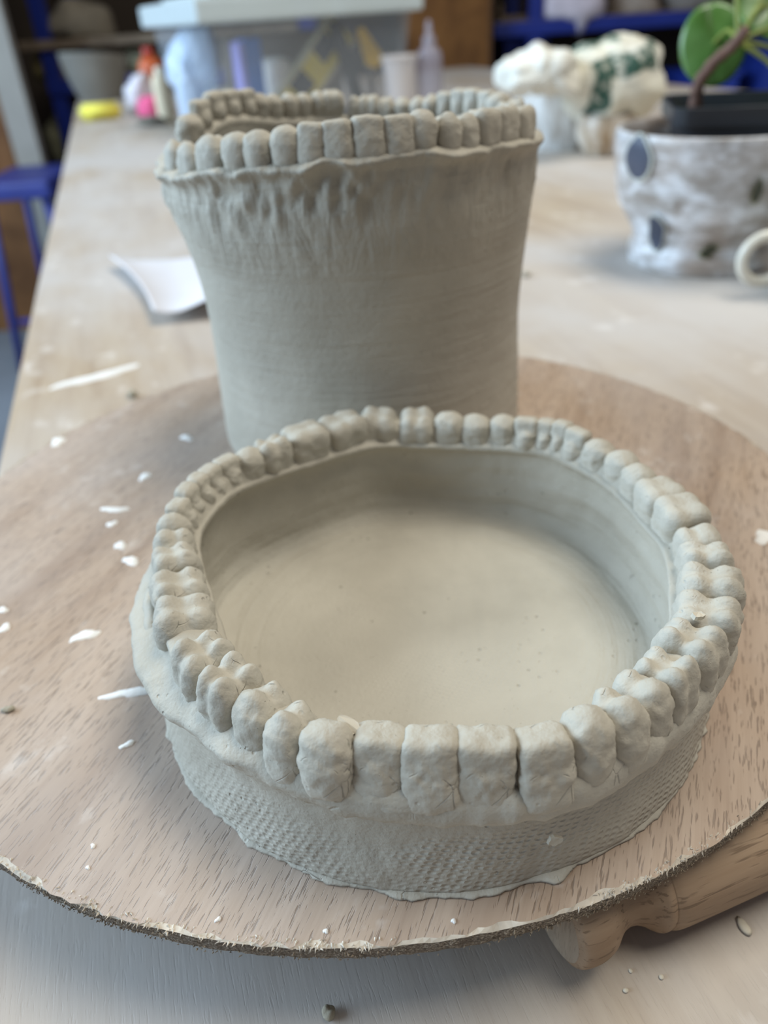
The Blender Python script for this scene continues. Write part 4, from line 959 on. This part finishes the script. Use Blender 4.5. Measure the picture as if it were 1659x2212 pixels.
# ------------------------------------------------------------------ background: shelving, panels, chair
blue = simple('blue_steel', rgb(24, 44, 128), 0.45, 0.12, 8); bplas = simple('blue_crate_plastic', rgb(44, 68, 168), 0.5, 0.12, 10)
brown = wood_mat('brown_ply', rgb(116, 76, 36), rgb(88, 54, 22), rgb(134, 92, 48), pore=0.3, across=0.12); plank = wood_mat('shelf_plank', rgb(128, 112, 94), rgb(98, 84, 70), rgb(150, 136, 118), pore=0.3, across=0.2)
def zrot(ob): return ob
def shelving(label, x0, x1, y0, y1, zs, ztop, upx, mat, wmat, bh=0.045, pw=0.05):
    o = thing('shelving_unit', label, 'shelving', ((x0 + x1) / 2, (y0 + y1) / 2, -0.75))
    c = np.array([(x0 + x1) / 2, (y0 + y1) / 2, -0.75])
    for ux in upx:
        for uy in (y0, y1 - 0.04): box('upright', np.array((ux, uy, -0.75)) - c, np.array((ux + pw, uy + 0.04, ztop)) - c, mat, o, 0.003)
    for z in zs:
        box('beam', np.array((x0, y0 - 0.012, z)) - c, np.array((x1, y0 + 0.012, z + bh)) - c, mat, o, 0.003)
        box('beam', np.array((x0, y1 - 0.03, z)) - c, np.array((x1, y1 - 0.006, z + bh)) - c, mat, o, 0.003)
        box('shelf_board', np.array((x0 + 0.01, y0 + 0.012, z + bh - 0.02)) - c, np.array((x1 - 0.01, y1 - 0.03, z + bh + 0.004)) - c, wmat, o, 0.002)
    return o
ys = 3.20
zb = at(1280, 52, ys)[2]
xr0 = at(1068, 50, ys)[0]
shelving('blue steel shelving unit standing right of the brown panel', xr0, xr0 + 1.55, ys, ys + 0.5, (zb - 0.55, zb - 0.022, zb + 0.45), 1.2, (at(1143, 40, ys)[0], xr0 + 1.45), blue, plank)
pa = at(880, 100, ys - 0.1); pb = at(1056, 100, ys - 0.1)
o = thing('plywood_cabinet', 'tall brown plywood cabinet side behind the storage box', 'cabinet', ((pa[0] + pb[0]) / 2, ys - 0.1, -0.75)); hwp = (pb[0] - pa[0]) / 2
box('cabinet_side', (-hwp, 0, 0), (hwp, 0.5, 2.1), brown, o, 0.003)
box('edge_strip', (hwp, 0.004, 0), (hwp + 0.010, 0.5, 2.1), simple('edge_brown', rgb(96, 66, 40), 0.6), o)
ztop = zb + 0.028
def on_shelf(outline_px, y, name, mat, label, cat, dep, fold=0.008, fs=14, seed=0.0, flat=0.8): return simple_blob(name, outline_px, y, dep, mat, label, cat, fold, fs, seed, 14, flat=flat)
on_shelf([(1175, 38), (1185, -30), (1230, -60), (1290, -40), (1310, 10), (1300, 38), (1272, 48), (1256, 78), (1242, 78), (1236, 48), (1205, 44)], ys + 0.03, 'pink_white_cloth', simple('pink_white_fabric', rgb(206, 196, 206), 0.85, 0.15, 18), 'white and pink cloth drooping over the blue shelf beam', 'cloth', 0.06)
on_shelf([(1318, 36), (1325, -10), (1370, -30), (1410, -10), (1425, 30), (1370, 36)], ys + 0.14, 'clay_bundle', simple('beige_bundle', rgb(160, 146, 134), 0.85), 'beige wrapped bundle on the blue shelf beside the pink cloth', 'bundle', 0.09)
on_shelf([(1440, 28), (1445, -40), (1500, -60), (1540, -30), (1545, 24), (1490, 28)], ys + 0.14, 'grey_bundle', simple('grey_bundle_m', rgb(128, 122, 118), 0.85), 'grey wrapped bundle on the blue shelf behind the plant', 'bundle', 0.09, seed=4.0)
q0 = at(1082, 44, ys + 0.08); q1 = at(1140, 15, ys + 0.08)
o = thing('wooden_tray', 'small pale wooden tray at the end of the blue shelf', 'tray', ((q0[0] + q1[0]) / 2, ys + 0.12, ztop))
box('tray_base', (-0.05, -0.06, 0), (0.05, 0.06, 0.012), plank, o, 0.002)
for sx in (-1, 1): box('tray_side', (sx * 0.05 - 0.005, -0.06, 0.012), (sx * 0.05 + 0.005, 0.06, 0.050), plank, o, 0.002)
def crate(px0, px1, py0, py1, y, d, label, mat, zbase=None):
    a = at(px0, py1, y); b = at(px1, py0, y); o = thing('plastic_crate', label, 'crate', ((a[0] + b[0]) / 2, y + d / 2, a[2]))
    w = (b[0] - a[0]) / 2; h = b[2] - a[2]
    tapered('crate_shell', (-w * 0.92, -d / 2 * 0.92), (w * 0.92, d / 2 * 0.92), (-w, -d / 2), (w, d / 2), 0, h, mat, o, 0.005)
    for s_ in (-1, 1): box('rim', (-w - 0.008, s_ * d / 2 - 0.008, h - 0.02), (w + 0.008, s_ * d / 2 + 0.008, h), mat, o, 0.002)
zlow = zb - 0.55 + 0.028
lowpy = lambda px, y: next(py for py in range(60, 900, 2) if at(px, py, y)[2] < zlow)
ycr = ys + 0.10
crate(1084, 1182, 78, lowpy(1130, ycr), ycr, 0.30, 'tall blue plastic crate on the lower shelf behind the canvas bag', bplas)
crate(1470, 1600, 150, lowpy(1530, ycr), ycr, 0.30, 'blue plastic crate on the lower shelf behind the plant stem', bplas)
crate(1612, 1760, 60, lowpy(1690, ycr), ycr, 0.30, 'taller blue plastic crate on the lower shelf behind the plant leaves', bplas)

# left: cabinet panel with a pale edge, shelving, chair
yl = 3.0
e0 = at(45, 190, yl); e1 = at(100, 190, yl)
o = thing('tall_cabinet', 'tall brown cabinet with a pale grey door edge left of the table', 'cabinet', (e0[0] - 0.45, yl, -0.75))
box('cabinet_body', (-0.45, -0.17, 0), (0.45, 0.02, 2.0), wood_mat('cabinet_ply', rgb(124, 84, 50), rgb(94, 60, 34), rgb(142, 100, 62), pore=0.2, across=0.1), o)
box('door_edge', (0.45, -0.21, 0), (0.45 + e1[0] - e0[0], -0.17, 2.0), simple('pale_laminate', rgb(158, 154, 146), 0.6, 0.06), o, 0.004)
ysl = 3.15
zp = at(200, 100, ysl)[2]; xl0 = at(108, 200, ysl)[0]
zlow2 = at(130, 205, ysl)[2]
shelving('dark blue shelving with a rough plank behind the grey bowl', xl0, xl0 + 0.95, ysl, ysl + 0.45, (zlow2 - 0.55, zlow2), 1.1, (xl0, xl0 + 0.9), blue, plank, 0.05)
pl = box('plank', (xl0 - 0.06, ysl - 0.02, zp), (xl0 + 0.9, ysl + 0.40, at(200, 80, ysl)[2]), plank, None, 0.003); tag(pl, 'rough brown plank laid across the dark blue shelving', 'plank')
ypl = ysl + 0.13
simple_blob('wrapped_clay', [(84, 77), (100, 55), (130, 22), (190, 8), (225, 20), (242, 55), (248, 77), (160, 78)], ypl, 0.12, simple('grey_wrapped', rgb(142, 134, 118), 0.9, 0.2), 'grey wrapped clay heap on the rough plank', 'clay', 0.018, 9, 1.0, flat=0.8)
simple_blob('straw_bundle', [(86, 168), (88, 120), (105, 96), (150, 108), (185, 125), (180, 165), (130, 176)], ysl + 0.15, 0.12, simple('straw', rgb(150, 136, 88), 0.9, 0.3, 20), 'yellowish bundle on the dark blue shelf below the plank', 'bundle', 0.02, 10, 2.0, flat=0.8)
simple_blob('cream_sack', [(262, 130), (268, 108), (310, 98), (350, 104), (352, 150), (330, 175), (290, 150)], ysl + 0.15, 0.10, simple('cream_sacking', rgb(196, 190, 158), 0.9, 0.15), 'cream sack on the dark blue shelf behind the red bottle', 'sack', 0.014, 10, 3.0, flat=0.8)
simple_blob('beige_sack', [(112, 330), (118, 250), (140, 222), (175, 228), (190, 300), (180, 360), (140, 372)], ysl + 0.15, 0.11, simple('beige_sacking', rgb(150, 148, 120), 0.9, 0.15), 'beige sack low on the dark blue shelving beside the table corner', 'sack', 0.014, 10, 4.0, flat=0.8)

yc = 2.40
s0 = at(-60, 425, yc); s1 = at(112, 425, yc)
o = thing('blue_chair', 'blue steel stool by the brown cabinet left of the table', 'stool', ((s0[0] + s1[0]) / 2, yc + 0.17, -0.75))
hw = (s1[0] - s0[0]) / 2; hz = s0[2] + 0.75
st = simple('blue_seat_paint', rgb(48, 58, 132), 0.5, 0.1, 10)
box('seat', (-hw, -0.17, hz - 0.02), (hw, 0.17, hz + 0.03), st, o, 0.012)
for sx in (-1, 1):
    for sy in (-1, 1): tube('leg', [(sx * (hw - 0.03), sy * 0.14, hz - 0.02), (sx * (hw + 0.02), sy * 0.17, 0.0)], 0.013, st, o, 10)
for sy in (-1, 1): tube('stretcher', [(-hw + 0.01, sy * 0.155, 0.16), (hw - 0.01, sy * 0.155, 0.16)], 0.009, st, o, 8)
